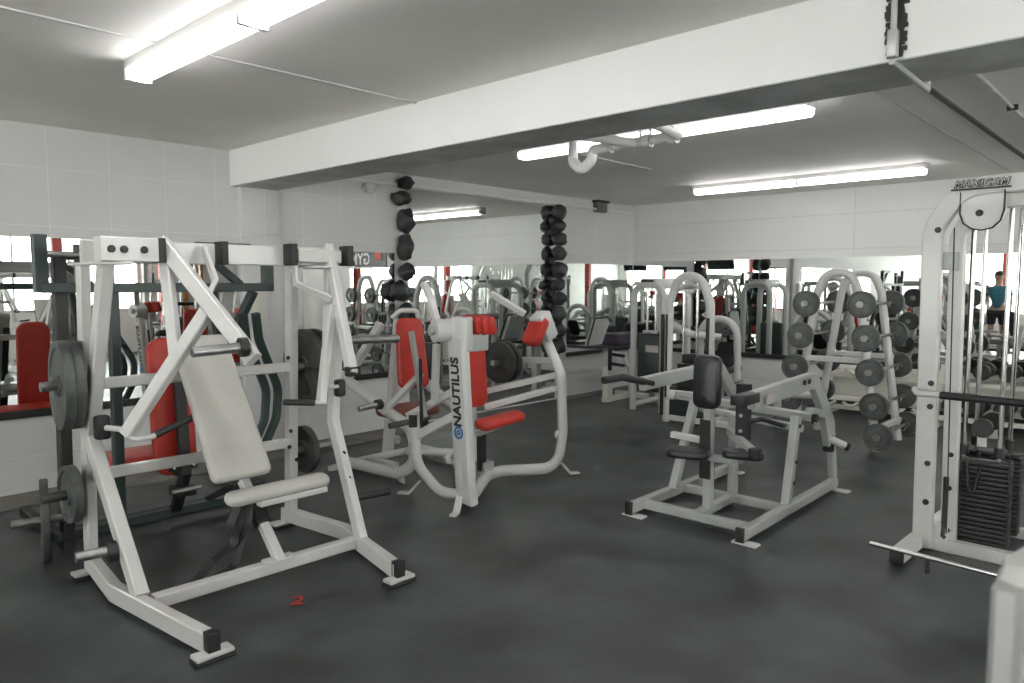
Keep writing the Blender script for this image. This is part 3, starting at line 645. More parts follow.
# ================================================================ MACHINE C: silver seated dip
def dip_machine():
    t = thing('seated_dip_machine', 'silver grey lever machine with black chest pad standing alone mid-floor', 'exercise machine', (4.7, 2.24, 0))
    def P(name, mb, M=M_SILVER, par=t): return mb.obj(name, M, par)
    P('base_rail', MB().bar([(3.93, 2.62, .055), (5.46, 2.64, .055)], .065, .055, ref=Z))
    P('base_rail', MB().bar([(3.93, 1.86, .055), (5.48, 1.88, .055)], .065, .055, ref=Z))
    P('base_crossbar', MB().bar([(4.10, 2.60, .05), (4.10, 1.88, .05)], .055, .06, ref=Z))
    P('base_crossbar', MB().bar([(4.62, 2.60, .05), (4.62, 1.88, .05)], .055, .05, ref=Z))
    P('center_rail', MB().bar([(4.12, 2.24, .05), (4.64, 2.26, .05)], .055, .055, ref=Z))
    for c in ((3.96, 2.62), (3.96, 1.86), (5.44, 2.66), (5.46, 1.86)):
        fo = P('foot_plate', MB().box((c[0], c[1]-.02, .006), (.07, .15, .012), bev=.003), M_WHITE)
    for c in ((3.925, 2.62), (3.925, 1.86)): P('end_plug', MB().box((c[0], c[1], .058), (.02, .05, .085), bev=.003), M_BLACK)
    # front mast with sleeve and pad
    P('front_mast', MB().bar([(4.26, 2.24, .05), (4.24, 2.235, .86)], .055, .055, ref=X))
    P('mast_sleeve', MB().bar([(4.255, 2.25, .26), (4.25, 2.25, .64)], .075, .075, ref=X), M_BLACK)
    P('chest_pad', MB().pad((4.20, 2.21, .89), (0, -1, 0), (0.03, 0, 1), .175, .335, .075, .05, .025, .012), M_BVINYL)
    # rear mast
    P('rear_mast', MB().bar([(4.62, 2.25, .05), (4.62, 2.25, .62)], .055, .055, ref=X))
    P('slide_column', MB().bar([(4.44, 2.10, .50), (4.44, 2.10, .86)], .06, .085, ref=X), M_BLACK)
    bolts(t, [(4.405, 2.10, .56), (4.405, 2.10, .66), (4.405, 2.10, .76)], (-1, 0, 0), .012, M_SILVER)
    # seat wings
    P('seat_wing', MB().pad((4.14, 2.32, .405), (.35, -1, 0), (1, .35, 0), .27, .20, .05, .06, .02, .004), M_BVINYL)
    P('seat_wing', MB().pad((4.22, 1.99, .435), (.35, -1, 0), (1, .35, 0), .25, .16, .05, .05, .02, .004), M_BVINYL)
    P('wing_arm', MB().bar([(4.58, 2.26, .51), (4.17, 1.90, .49)], .05, .05, ref=Z))
    P('wing_arm', MB().bar([(4.28, 2.52, .50), (4.28, 2.26, .49)], .04, .05, ref=Z), M_WHITE)
    P('arm_plug', MB().box((4.16, 1.89, .49), (.06, .06, .06)), M_BLACK)
    P('seat_bracket', MB().bar([(4.24, 2.34, .40), (4.24, 2.06, .40)], .04, .05, ref=Z))
    P('grip_bar', MB().rod([(4.56, 2.16, .58), (4.70, 2.10, .60), (4.66, 1.92, .58)], .016, fr=.03), M_BLACK)
    # uprights
    P('upright', MB().bar([(4.44, 2.60, .08), (4.72, 2.60, .67)], .055, .06, ref=Y))
    P('upright', MB().bar([(4.62, 1.88, .08), (4.74, 1.88, .64)], .055, .06, ref=Y))
    bolts(t, [(4.65, 1.848, .22), (4.68, 1.848, .35), (4.72, 1.848, .58)], (0, -1, 0), .012)
    P('rear_upright', MB().bar([(5.46, 2.60, .08), (5.40, 2.60, .58), (5.0, 2.60, .64)], .05, .06, ref=Y, r=.12))
    P('rear_upright', MB().bar([(5.50, 1.90, .08), (5.40, 1.90, .56), (5.02, 1.90, .63)], .05, .06, ref=Y, r=.12))
    P('axle_tube', MB().bar([(4.92, 2.86, .655), (4.92, 1.84, .61)], .055, .055, ref=Z))
    P('axle_tube', MB().bar([(4.80, 2.60, .60), (4.80, 1.86, .55)], .045, .045, ref=Z))
    P('axle_cap', MB().rod([(4.92, 1.85, .61), (4.92, 1.81, .61)], .028), M_BLACK)
    P('axle_cap', MB().box((4.92, 2.90, .655), (.07, .08, .07), bev=.015), M_WHITE)
    P('link_post', MB().bar([(4.96, 2.10, .62), (4.96, 2.10, .80)], .04, .05, ref=X))
    P('link_tube', MB().rod([(4.98, 2.3, .72), (5.35, 1.93, .70)], .025), M_WHITE)
    # levers
    l1 = P('lever', MB().bar([(4.16, 1.92, .805), (5.06, 1.90, .845), (5.28, 1.90, .62), (5.40, 1.90, .36)], .05, .11, ref=Y, r=.14))
    MB().box((4.08, 1.92, .825), (.22, .085, .06), bev=.006).obj('socket', M_BLACK, l1)
    MB().box((4.30, 1.866, .805), (.09, .006, .05), bev=0).obj('label', M_LABEL, l1)
    MB().box((5.40, 1.90, .35), (.05, .07, .12), bev=.01).obj('stop', M_BLACK, l1)
    for x in (4.92, 4.84): MB().lathe((x, 1.872, .85), (0, -1, 0), [(.0005, 0), (.018, 0), (.018, .008), (.0005, .008)], 14).obj('bolt', M_BLACK, l1)
    l2 = P('lever', MB().bar([(4.12, 2.66, .84), (5.06, 2.60, .885), (5.30, 2.60, .66), (5.38, 2.60, .52)], .05, .09, ref=Y, r=.14))
    MB().rod([(3.72, 2.68, .90), (3.90, 2.66, .905), (4.22, 2.645, .835)], .024, fr=.05).obj('grip', M_BLACK, l2)
    P('lever_link', MB().bar([(4.50, 2.62, .74), (4.50, 2.30, .74)], .04, .05, ref=Z), M_SILVER)
    h = P('weight_horn', MB().rod([(5.36, 1.90, .40), (5.42, 1.79, .345)], .026), M_WHITE)
    MB().rod([(5.42, 1.79, .345), (5.43, 1.77, .335)], .03).obj('horn_cap', M_BLACK, h)
    P('top_tray', MB().box((5.35, 2.62, .74), (.16, .09, .02), bev=.004), M_IRON)
    return t
DIP = dip_machine()
# ================================================================ barbell rack
def barbell_rack():
    t = thing('barbell_rack', 'white double-arch rack holding fixed barbells by the back mirror', 'rack', (7.35, 2.42, 0))
    def P(name, mb, M=M_WHITE, par=t): return mb.obj(name, M, par)
    for x in (7.02, 7.66):
        P('arch', rnd([(x, 2.82, .0), (x, 2.62, 1.42), (x, 2.55, 1.60), (x, 2.32, 1.60), (x, 2.25, 1.42), (x, 2.05, .0)], .038, .16, ref=X))
    for z_, hw in ((.80, .30), ): 
        for x in (7.02, 7.66): P('crossbar', MB().bar([(x, 2.42-hw, z_), (x, 2.42+hw, z_)], .05, .05, ref=Z))
    for y_ in (2.05, 2.82): P('side_rail', MB().bar([(7.02, y_, .20), (7.66, y_, .20)], .05, .05, ref=Z))
    for z_ in (1.33, 1.03, .73, .43, .15):
        for sgn in (-1, 1):
            yl = 2.435+sgn*(.385-.15*z_)
            for x in (7.02, 7.66):
                P('hook', MB().rod([(x, yl, z_-.05), (x, yl+sgn*.075, z_-.05), (x, yl+sgn*.085, z_-.005)], .010, fr=.012), M_STEEL)
    return t
RACK = barbell_rack()
def barbell(y, z, label):
    t = thing('barbell', label, 'barbell', (7.34, y, z-.125), 'fixed barbells on the double-arch rack')
    MB().rod([(6.86, y, z), (7.82, y, z)], .014).obj('bar', M_STEEL, t)
    for x in (6.915, 7.765):
        MB().lathe((x, y, z), X, [(.015, -.028), (.03, -.028), (.04, -.018), (.10, -.018), (.108, -.028), (.117, -.028), (.121, -.02), (.121, .02), (.117, .028), (.108, .028), (.10, .018), (.04, .018), (.03, .028), (.015, .028)], 40).obj('plate', M_IRON, t)
        MB().lathe((x+(-.04 if x < 7 else .04), y, z), X, [(.0145, -.012), (.03, -.012), (.03, .012), (.0145, .012)], 20).obj('collar', M_STEEL, t)
nmz = ['topmost', 'second from top', 'middle', 'second from bottom', 'lowest']
for k, z_ in enumerate((1.33, 1.03, .73, .43, .145)):
    for sgn in (-1, 1):
        yl = 2.435+sgn*(.385-.15*z_+.06)
        barbell(yl, z_-.016 if z_ > .2 else z_, 'fixed barbell with grey plates on the %s side of the arch rack, %s' % ('right' if sgn < 0 else 'left', nmz[k]))
# ================================================================ dumbbell rack
def dumbbell_rack():
    t = thing('dumbbell_rack', 'long low white two-tier dumbbell rack along the back wall', 'rack', (8.72, 1.2, 0))
    def P(name, mb, M=M_CREAM, par=t): return mb.obj(name, M, par)
    for y_ in (3.10, 1.95, .80, -.35, -.9):
        P('leg', MB().bar([(8.45, y_, .0), (8.55, y_, .10), (8.90, y_, .62)], .06, .08, ref=Y))
        P('foot', MB().bar([(8.42, y_, .03), (9.02, y_, .03)], .07, .06, ref=Z))
    for (x, z_) in ((8.60, .16), (8.78, .50)):
        for dx in (-.10, .10):
            P('shelf_rail', MB().bar([(x+dx, 3.15, z_+dx*.35), (x+dx, -.95, z_+dx*.35)], .05, .03, ref=Z))
    P('back_panel', MB().box((8.98, 1.1, .33), (.02, 4.1, .40), bev=.003))
    for (x, z_) in ((8.60, .16), (8.78, .50)):
        for k in range(9):
            y_ = 3.0-.235*k
            if k > 4 : break
            P('saddle', MB().rod([(x-.13, y_-.08, z_+.03), (x-.13, y_-.03, z_-.01), (x-.13, y_+.03, z_-.01), (x-.13, y_+.08, z_+.03)], .018, fr=.03))
    return t
DBR = dumbbell_rack()
db0 = None; k = 0
for tier, (x, z_) in enumerate(((8.78, .605), (8.60, .265))):
    for j in range(11):
        y_ = 1.79-.225*j
        lab = 'black dumbbell on the %s tier, beyond the picture right edge' % ('top', 'bottom')[tier]
        if j < 3: lab = 'black round-head dumbbell on the %s tier of the rack, %s from the left' % (('top', 'bottom')[tier], ('first', 'second', 'third')[j])
        if db0 is None:
            db0 = thing('dumbbell', lab, 'dumbbell', (x, y_, z_-.08), 'black dumbbells on the white rack')
            MB().rod([(x-.08, y_, z_+.035*-0), (x+.08, y_, z_)], .016).obj('handle', M_STEEL, db0)
            for s_ in (-1, 1):
                MB().lathe((x+s_*.12, y_, z_), X, [(.0005, -.045), (.065, -.045), (.08, -.03), (.08, .03), (.065, .045), (.0005, .045)], 24).obj('head', M_BLACK, db0)
        else: place(db0, (x, y_, z_-.08), 0, lab, 'black dumbbells on the white rack')
small = None
for j in range(3):
    pass
# ================================================================ MACHINE D: cable station
def cable_station():
    t = thing('cable_station', 'white dual-stack cable machine with chrome rods at right edge', 'exercise machine', (4.65, .8, 0))
    def P(name, mb, M=M_WHITE, par=t): return mb.obj(name, M, par)
    P('front_upright', MB().bar([(4.58, 1.075, .02), (4.58, 1.09, 1.80), (4.58, .96, 2.01), (4.58, .35, 2.03)], .07, .095, ref=X, r=.2))
    P('inner_upright', MB().bar([(4.66, .965, .04), (4.66, .985, 1.76), (4.66, .90, 1.93), (4.66, .35, 1.95)], .06, .075, ref=X, r=.16))
    P('far_upright', MB().bar([(4.60, -.02, .02), (4.60, -.03, 1.80), (4.60, .10, 2.01), (4.60, .40, 2.03)], .07, .095, ref=X, r=.2))
    P('upright_tie', MB().box((4.62, 1.02, 1.62), (.05, .10, .10), bev=.004), M_SILVER)
    P('upright_tie', MB().box((4.62, 1.02, .10), (.05, .12, .10), bev=.004))
    P('base_foot', MB().bar([(4.22, 1.11, .045), (5.3, 1.09, .045)], .075, .07, ref=Z))
    P('foot_plug', MB().box((4.215, 1.11, .045), (.02, .07, .075), bev=.004), M_BLACK)
    P('base_foot', MB().bar([(4.22, -.02, .045), (5.3, -.02, .045)], .075, .07, ref=Z))
    P('base_rail', MB().bar([(4.62, 1.08, .035), (4.62, -.02, .035)], .07, .07, ref=Z))
    P('base_rail', MB().bar([(5.15, 1.08, .035), (5.15, -.02, .035)], .06, .06, ref=Z))
    bolts(t, [(4.545, 1.06, 1.79), (4.545, 1.06, .95), (4.545, 1.06, .82), (4.545, 1.06, .28), (4.545, 1.06, .50)], (-1, -.1, 0), .016)
    bolts(t, [(4.628, .965, .12), (4.628, .965, .36), (4.628, .965, .55)], (-1, 0, 0), .014)
    for xr, nm in ((4.74, 'near'), (5.04, 'far')):
        st = P('weight_stack', MB().box((xr, .835, .064), (.10, .285, .022), bev=.004), M_BLACK)
        for k in range(1, 18): MB().box((xr, .835, .064+.0262*k), (.10, .285, .0215), bev=.005).obj('stack_plate', M_BLACK, st)
        for y_ in (.925, .755):
            P('guide_rod', MB().rod([(xr, y_, .04), (xr, y_, 1.99)], .0125), M_CHROME)
            P('rod_collar', MB().rod([(xr, y_, .545), (xr, y_, .60)], .024), M_BLACK)
        P('head_plate', MB().box((xr, .84, .66), (.03, .045, .13), bev=.006), M_WHITE)
        P('stack_pulley', MB().rod([(xr-.02, .84, .70), (xr+.02, .84, .70)], .052, 28), M_BLACK)
        P('selector_strap', MB().rod([(xr-.055, .90, .53), (xr-.06, .885, .36), (xr-.06, .86, .34), (xr-.055, .84, .44), (xr-.055, .83, .50)], .009, fr=.03), M_BLACK)
    P('pulley_cover', MB().poly([(4.60, .955, 1.985), (4.60, .955, 1.87), (4.60, .94, 1.825), (4.60, .905, 1.795), (4.60, .86, 1.785), (4.60, .81, 1.795), (4.60, .78, 1.83), (4.60, .765, 1.88), (4.60, .765, 1.985)], .09, X))
    P('cover_edge', MB().bar([(4.55, .96, 1.985), (4.55, .96, 1.87), (4.55, .943, 1.82), (4.55, .905, 1.79), (4.55, .86, 1.78), (4.55, .81, 1.79), (4.55, .775, 1.825), (4.55, .76, 1.88), (4.55, .76, 1.985)], .012, .008, ref=X, c=.002), M_BLACK)
    bolts(t, [(4.552, .87, 1.87)], (-1, 0, 0), .018)
    P('name_board', MB().box((4.52, .865, 1.995), (.012, .27, .008), bev=0), M_BLACK)
    text_mesh('MAXICAM', .050, (4.521, .865, 2.022), (0, -1, 0), (0, 0, 1), M_BLACK, t, shear=.3, bold=.0032, depth=.003, spacing=1.12)
    text_mesh('MAXICAM', .050, (4.517, .865, 2.022), (0, -1, 0), (0, 0, 1), M_WHITE, t, shear=.3, bold=-.0006, depth=.006, spacing=1.12)
    P('top_swivel', MB().box((4.50, .64, 1.87), (.05, .06, .17), bev=.02))
    P('snap_hook', MB().rod([(4.47, .615, 1.97), (4.47, .60, 1.88), (4.47, .62, 1.83), (4.47, .63, 1.90)], .011, fr=.02), M_BLACK)
    P('chain', MB().rod([(4.47, .61, 1.84), (4.47, .61, 1.68)], .006), M_STEEL)
    P('hanging_grip', MB().rod([(4.47, .63, 1.66), (4.47, .60, 1.50)], .015), M_BLACK)
    for (ya, yb) in ((.985, .955), (.90, .90), (.68, .68)):
        P('cable', MB().rod([(4.56, ya, 1.80), (4.56, yb, .12)], .0035, 8), M_BLACK)
    P('low_swivel', MB().rod([(4.50, .955, .45), (4.50, .955, .17)], .014), M_BLACK)
    P('low_hook', MB().rod([(4.49, .955, .17), (4.47, .955, .13), (4.47, .94, .12)], .010, fr=.01), M_BLACK)
    P('arm_bracket', MB().rod([(4.50, 1.13, .915), (4.44, 1.10, .90), (4.42, .98, .905)], .016, fr=.04))
    P('arm_rest_bar', MB().rod([(4.42, .985, .905), (4.40, .20, .90)], .021), M_BLACK)
    return t
CAB = cable_station()
t = thing('straight_cable_bar', 'chrome straight cable bar resting across the foot of the cable machine', 'bar', (4.15, .9, .03))
MB().rod([(4.20, 1.24, .09), (4.12, .62, .10)], .0125).obj('bar', M_CHROME, t)
MB().rod([(4.165, .95, .095), (4.165, .95, .012)], .010).obj('eyelet', M_BLACK, t)
# foreground white machine cover at the lower right edge
t = thing('machine_cover', 'blurred white upright machine cover at the lower right corner', 'machine cover', (1.06, .0, 0))
MB().box((1.123, -.027, .595), (.34, .33, 1.19), Matrix.Rotation(-.15, 3, 'Z'), .03).obj('cover', M_WHITE, t)
MB().bar([(.980, .139, 0), (.974, .139, 1.16)], .045, .03, ref=X).obj('side_channel', M_GALV, t)
# ================================================================ stack machines at back
def stack_one():
    t = thing('weight_stack_machine', 'white round-cornered weight machine with dark green stack cover near the corner', 'exercise machine', (7.6, 4.7, 0))
    def P(name, mb, M=M_WHITE, par=t): return mb.obj(name, M, par)
    P('front_frame', rnd([(7.40, 4.90, 0), (7.40, 4.90, 1.48), (7.40, 4.50, 1.48), (7.40, 4.50, 0)], .04, .14, ref=X))
    P('rear_frame', rnd([(7.95, 4.90, 0), (7.95, 4.90, 1.48), (7.95, 4.50, 1.48), (7.95, 4.50, 0)], .04, .14, ref=X))
    P('base_tube', rnd([(7.40, 4.90, .06), (8.2, 4.90, .06)], .035, 0, ref=Z))
    P('base_tube', rnd([(7.40, 4.50, .06), (8.2, 4.50, .06)], .035, 0, ref=Z))
    P('top_box', MB().box((7.62, 4.70, 1.50), (.50, .22, .12), bev=.02))
    P('top_badge', MB().box((7.37, 4.70, 1.53), (.012, .16, .03), bev=0), M_BLACK)
    s_ = P('stack_cover', MB().box((7.44, 4.68, .57), (.10, .32, .68), bev=.01), M_SHROUD)
    MB().box((7.385, 4.64, .74), (.006, .17, .08), bev=0).obj('label', M_LABEL, s_)
    for y_ in (4.63, 4.74): P('guide_rod', MB().rod([(7.44, y_, .9), (7.44, y_, 1.46)], .014), M_CHROME)
    P('stack_top', MB().box((7.44, 4.68, .93), (.08, .2, .04)), M_STEEL)
    return t
S1 = stack_one()
def stack_two():
    t = thing('weight_stack_machine', 'white arched weight machine with black side strips and chrome guide rods', 'exercise machine', (7.1, 3.9, 0))
    def P(name, mb, M=M_WHITE, par=t): return mb.obj(name, M, par)
    P('arch', rnd([(7.0, 4.20, 0), (7.0, 4.18, 1.30), (7.0, 4.08, 1.58), (7.0, 3.82, 1.58), (7.0, 3.70, 1.30), (7.0, 3.68, 0)], .045, .20, ref=X))
    P('side_strip', MB().box((6.955, 4.235, .62), (.03, .035, 1.1), bev=.006), M_BLACK)
    P('side_strip', MB().box((6.955, 3.70, .72), (.03, .035, .85), bev=.006), M_BLACK)
    P('side_strip', MB().box((6.955, 4.185, .72), (.02, .02, .9), bev=.004), M_BLACK)
    for y_ in (4.02, 3.86): P('guide_rod', MB().rod([(7.02, y_, .2), (7.02, y_, 1.55)], .014), M_CHROME)
    P('pulley', MB().rod([(7.0, 3.95, 1.46), (7.04, 3.95, 1.46)], .07, 24), M_STEEL)
    P('pulley_bar', MB().bar([(7.02, 4.17, 1.46), (7.02, 3.71, 1.46)], .05, .04, ref=Z), M_CREAM)
    P('weight_stack', MB().box((7.03, 3.94, .46), (.10, .26, .36), bev=.006), M_BLACK)
    P('stack_head', MB().box((7.03, 3.94, .70), (.08, .16, .10), bev=.01), M_BLACK)
    P('lower_cover', MB().box((7.0, 3.94, .22), (.04, .44, .34), bev=.01), M_SHROUD)
    P('base_tube', MB().bar([(7.0, 4.24, .05), (7.0, 3.46, .05)], .06, .06, ref=Z))
    P('base_tube', MB().bar([(7.0, 4.20, .05), (7.9, 4.20, .05)], .06, .06, ref=Z))
    P('base_tube', MB().bar([(7.0, 3.68, .05), (7.9, 3.68, .05)], .06, .06, ref=Z))
    P('rear_arch', rnd([(7.7, 4.20, 0), (7.7, 4.18, 1.10), (7.7, 3.74, 1.10), (7.7, 3.72, 0)], .04, .20, ref=X))
    P('curved_arm', rnd([(7.06, 4.18, 1.05), (7.2, 4.05, .95), (7.35, 3.75, .92)], .04, .15, ref=Z))
    P('seat', MB().pad((7.75, 3.94, .50), X, Y, .35, .36, .07, .05, .02, .005), M_BVINYL)
    P('backrest', MB().pad((7.66, 3.86, .72), (0, 1, 0), (.35, 0, 1), .22, .28, .06, .05, .02, .005), M_BVINYL)
    P('seat_post', MB().bar([(7.75, 3.94, .05), (7.75, 3.94, .50)], .05, .05, ref=X))
    P('seat_beam', MB().bar([(7.03, 3.94, .05), (7.9, 3.94, .05)], .05, .05, ref=Z))
    return t
S2 = stack_two()
def leg_curl():
    t = thing('curl_bench', 'cream machine with purple padded bench and dark tray beside the corner mirror', 'exercise machine', (7.7, 5.45, 0))
    def P(name, mb, M=M_CREAM, par=t): return mb.obj(name, M, par)
    P('bench_board', MB().bar([(7.02, 5.46, .74), (8.25, 5.46, .665)], .30, .035, ref=Y), M_BLACK)
    P('bench_pad', MB().pad((7.98, 5.46, .70), X, Y, .56, .30, .16, .05, .03, .01), M_PURPLE)
    P('pad_roll', MB().rod([(7.62, 5.34, .93), (7.62, 5.58, .93)], .045), M_PURPLE)
    P('side_plate', MB().poly([(7.08, 5.36, .76), (7.22, 5.36, 1.06), (7.45, 5.36, 1.07), (7.52, 5.36, 1.02), (7.36, 5.36, .76)], .05, Y), M_SILVER)
    P('plate_edge', MB().bar([(7.06, 5.33, .76), (7.21, 5.33, 1.08), (7.46, 5.33, 1.09), (7.55, 5.33, 1.03)], .02, .02, ref=Y), M_BLACK)
    P('column', MB().bar([(7.66, 5.46, 0), (7.66, 5.46, .68)], .09, .10, ref=X))
    P('column_head', MB().box((7.62, 5.40, .56), (.14, .12, .20), bev=.02), M_WHITE)
    for z_ in (.62, .50): P('grip', MB().rod([(7.56, 5.33, z_), (7.56, 5.14, z_-.01)], .02), M_BLACK)
    P('grip_plate', MB().bar([(7.54, 5.34, .70), (7.54, 5.34, .42)], .03, .05, ref=X), M_BLACK)
    P('base', MB().bar([(7.58, 5.46, .03), (8.2, 5.46, .03)], .07, .06, ref=Z))
    P('base', MB().bar([(8.2, 5.2, .03), (8.2, 5.7, .03)], .07, .06, ref=Z))
    P('roller_loop', rnd([(7.75, 5.30, .60), (7.80, 5.12, .30), (7.95, 5.10, .18), (8.05, 5.12, .34)], .03, .1, ref=X))
    P('rear_post', MB().bar([(8.2, 5.46, .03), (8.2, 5.46, .66)], .06, .06, ref=X))
    return t
LC = leg_curl()
# floor marking
t_ = text_mesh('2', .13, (1.79, 3.05, .003), (.75, -.66, 0), (.66, .75, 0), M_REDINK, None, name='floor_number', depth=.003)
tag(t_, 'small red number 2 painted on the floor by the white press', 'floor marking')
# ================================================================ the rest of the gym, seen in the mirrors
BEH = 'gym machines behind the viewer'
place(PRESS, (3.9, -2.6, 0), PI, 'white leverage press with off-white pad, seen only in the mirrors, right of the view')
place(BPRESS, (.4, -2.4, 0), .0, 'black machine with red backrest seen only in mirrors, behind the viewer')
place(NA, (2.0, -1.7, 0), PI, 'white curved-frame machine with red seat seen only in mirrors, behind the viewer')
place(NB, (5.8, -1.9, 0), PI*.5, 'white curved-frame machine seen only in mirrors, beyond the cable machine')
place(S1, (-2.2, 3.9, 0), PI, 'white weight machine with green cover seen only in mirrors, along the left wall')
place(S2, (-1.6, 2.2, 0), PI, 'white arched weight machine seen only in mirrors, behind the viewer')
place(S2, (-3.6, 5.0, 0), PI/2, 'white arched weight machine seen only in mirrors, far end of left wall')
place(S1, (-1.8, -.9, 0), PI, 'white weight machine with green cover seen only in mirrors, middle of the room')
place(DIP, (-3.2, -2.6, 0), 1.2, 'silver lever machine seen only in mirrors, far behind the viewer')
place(RACK, (-.6, -3.9, 0), .3, 'white double-arch rack without barbells seen only in mirrors')
place(S2, (7.6, -1.6, 0), -PI/2, 'white arched weight machine seen only in mirrors, right end of the room')
place(LC, (-3.4, .8, 0), .4, 'cream curl bench with purple pad seen only in mirrors')
place(CAB, (1.2, -4.2, 0), PI/2, 'white dual-stack cable machine seen only in mirrors, along the right wall')
place(S1, (-.9, 4.9, 0), PI/2, 'white weight machine with green cover seen only in mirrors, left wall beside the mirror')
place(S2, (6.2, -3.6, 0), PI/2, 'white arched weight machine seen only in mirrors, beside the right wall')
place(NA, (-.6, .9, 0), 2.2, 'white curved-frame machine with red seat seen only in mirrors, left of the viewer')
place(S1, (8.3, -2.8, 0), -PI/2, 'white weight machine with green cover seen only in mirrors, far right corner')
place(RACK, (8.2, -4.1, 0), PI/2, 'white double-arch rack seen only in mirrors, in the far right corner')
place(BPRESS, (-4.9, .8, 0), 1.0, 'black machine with red backrest seen only in mirrors, far behind the viewer')
for i, (x, y_) in enumerate(((4.3, -3.3), (-2.6, -3.6), (-4.2, 2.9), (6.6, -4.3))):
    solo('red_column', MB().box((x, y_, HZ/2), (.16, .16, HZ), bev=.01), M_REDPOST, 'red square column seen only in the mirrors', 'column', 'red columns behind the viewer')
for i, y_ in enumerate((-2.2, -.6, 1.0, 2.6)):
    t = thing('hanging_screen', 'dark tilted television hung from the ceiling, seen only in the mirrors', 'television', (-3.4, y_, 2.0), 'televisions hung behind the viewer')
    R_ = Matrix.Rotation(.28, 3, 'Y')
    MB().box((-3.4, y_, 2.20), (.06, .92, .54), R_, .01).obj('screen_body', M_BLACK, t)
    MB().box((-3.366, y_, 2.19), (.012, .84, .46), R_, 0).obj('screen_face', M_SCREEN, t)
    MB().rod([(-3.43, y_, 2.3), (-3.43, y_, HZ)], .02).obj('hanger', M_BLACK, t)
for i in range(3):
    solo('wood_slat', MB().box((7.0+.35*i, RY+.06, 1.4), (.10, .06, 2.0), bev=.005), M_ORANGE, 'vertical orange wood slat on the right wall, seen only in mirrors', 'slat', 'orange wood slats on the right wall')

# person far behind the viewer, seen in the back mirror
M_SKIN = mat('skin', (.50, .32, .24), .5, var=.05); M_TEAL = mat('teal_cotton', (.05, .20, .26), .8, var=.1)
M_SHORTS = mat('dark_cotton', (.03, .03, .035), .8, var=.1); M_HAIR = mat('brown_hair', (.07, .04, .025), .6, var=.3)
def skin_mesh(name, nodes, edges, M, parent, lv=2):
    me = bpy.data.meshes.new(name); me.from_pydata([n[0] for n in nodes], edges, [])
    o = bpy.data.objects.new('tmp', me); COL.objects.link(o)
    sk = o.modifiers.new('s', 'SKIN'); sk.use_smooth_shade = True
    for i, n in enumerate(nodes):
        rr = n[1] if isinstance(n[1], tuple) else (n[1], n[1]); me.skin_vertices[0].data[i].radius = rr
    me.skin_vertices[0].data[0].use_root = True
    sb = o.modifiers.new('b', 'SUBSURF'); sb.levels = lv; sb.render_levels = lv
    dg = bpy.context.evaluated_depsgraph_get(); m2 = bpy.data.meshes.new_from_object(o.evaluated_get(dg)); bpy.data.objects.remove(o)
    m2.materials.clear(); m2.materials.append(M); m2.name = name
    for p in m2.polygons: p.use_smooth = True
    r_ = bpy.data.objects.new(name, m2); COL.objects.link(r_); r_.parent = parent; return r_
pr_ = thing('person', 'person in a teal shirt and dark shorts standing, seen small in the back mirror', 'person', (-1.05, 3.25, 0))
N_ = [((0, 0, .95), (.15, .11)), ((0, 0, 1.12), (.13, .10)), ((0, 0, 1.34), (.15, .10)), ((0, 0, 1.48), (.06, .055)), ((.01, 0, 1.57), (.07, .075)), ((.015, 0, 1.66), (.078, .095)), ((.01, 0, 1.73), (.05, .06))]
E_ = [(i, i+1) for i in range(6)]
def chain(start, pts):
    a = start
    for p, r_ in pts:
        N_.append((p, r_)); E_.append((a, len(N_)-1)); a = len(N_)-1
    return a
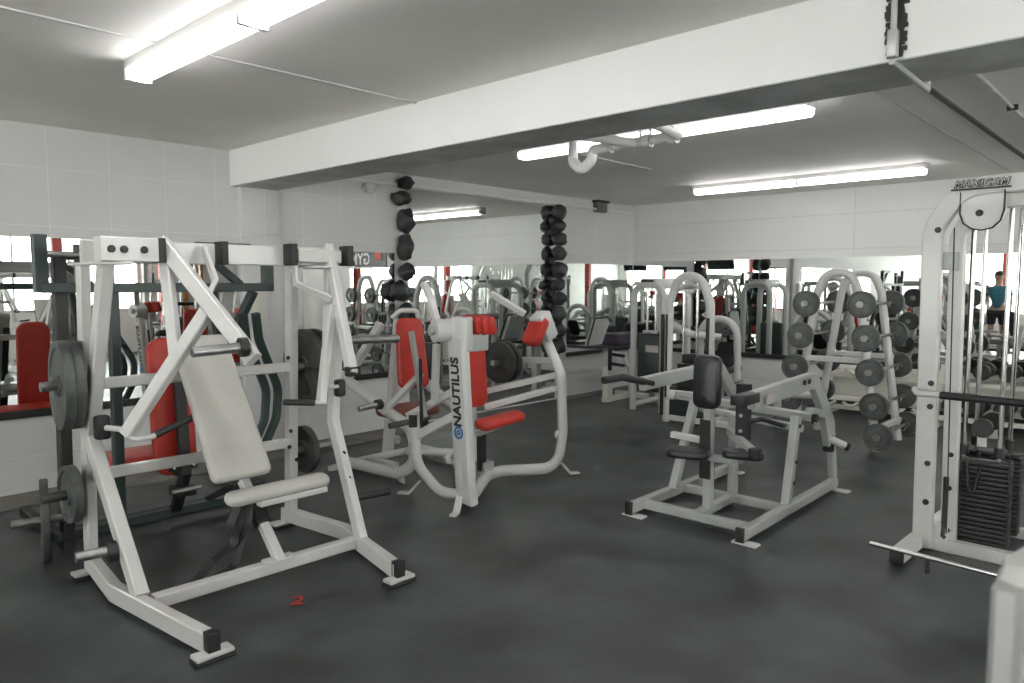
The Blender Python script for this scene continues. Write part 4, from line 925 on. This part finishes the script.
for s_ in (-1, 1):
    chain(0, [((0, s_*.10, .86), .085), ((.01, s_*.11, .50), .058), ((-.01, s_*.12, .30), .052), ((-.02, s_*.12, .09), .036), ((.04, s_*.125, .04), .036), ((.14, s_*.14, .03), .026)])
    wr_ = chain(2, [((0, s_*.18, 1.40), .055), ((-.01, s_*.24, 1.14), .042), ((.10, s_*.25, .92), .026), ((.13, s_*.25, .87), (.034, .016))])
    for k_ in range(4): chain(wr_, [((.15+.004*k_, s_*.25+(k_-1.5)*.019, .825), .008), ((.16, s_*.25+(k_-1.5)*.019, .79+.006*abs(k_-1.5)), .007)])
    chain(wr_, [((.165, s_*.22, .86), .009), ((.185, s_*.215, .835), .008)])
bd_ = skin_mesh('body', N_, E_, M_SKIN, pr_)
fc_ = MB()
fc_.ball((-1.05+.105, 3.25, 1.645), .014, (1, .8, 1.3), 2)
for s_ in (-1, 1): fc_.ball((-1.05+.0, 3.25+s_*.085, 1.65), .022, (.8, .5, 1.4), 2)
fc_.obj('nose_and_ears', M_SKIN, pr_)
ey_ = MB()
for s_ in (-1, 1): ey_.ball((-1.05+.088, 3.25+s_*.03, 1.67), .009, (1, 1.2, .8), 2)
ey_.obj('eyes', M_BLACK, pr_)
MB().ball((-1.05+.09, 3.25, 1.60), .012, (.6, 1.7, .4), 2).obj('mouth', M_MAROON, pr_)
MB().ball((-1.05-.012, 3.25, 1.70), .096, (.98, .92, .95), 3, .05).obj('hair', M_HAIR, pr_)
skin_mesh('shirt', [((0, 0, .92), (.175, .135)), ((0, 0, 1.12), (.155, .125)), ((0, 0, 1.33), (.175, .125)), ((0, 0, 1.44), (.09, .075)), ((0, -.19, 1.39), .075), ((0, .19, 1.39), .075), ((-.01, -.235, 1.20), .06), ((-.01, .235, 1.20), .06)], [(0, 1), (1, 2), (2, 3), (2, 4), (2, 5), (4, 6), (5, 7)], M_TEAL, pr_)
skin_mesh('shorts', [((0, 0, .93), (.165, .13)), ((0, -.10, .84), .108), ((0, .10, .84), .108), ((.01, -.115, .56), .09), ((.01, .115, .56), .09)], [(0, 1), (0, 2), (1, 3), (2, 4)], M_SHORTS, pr_)
sh_ = MB()
for s_ in (-1, 1): sh_.ball((-1.05+.05, 3.25+s_*.13, .045), .05, (2.6, .95, .88), 3)
sh_.obj('shoes', M_BLACK, pr_)
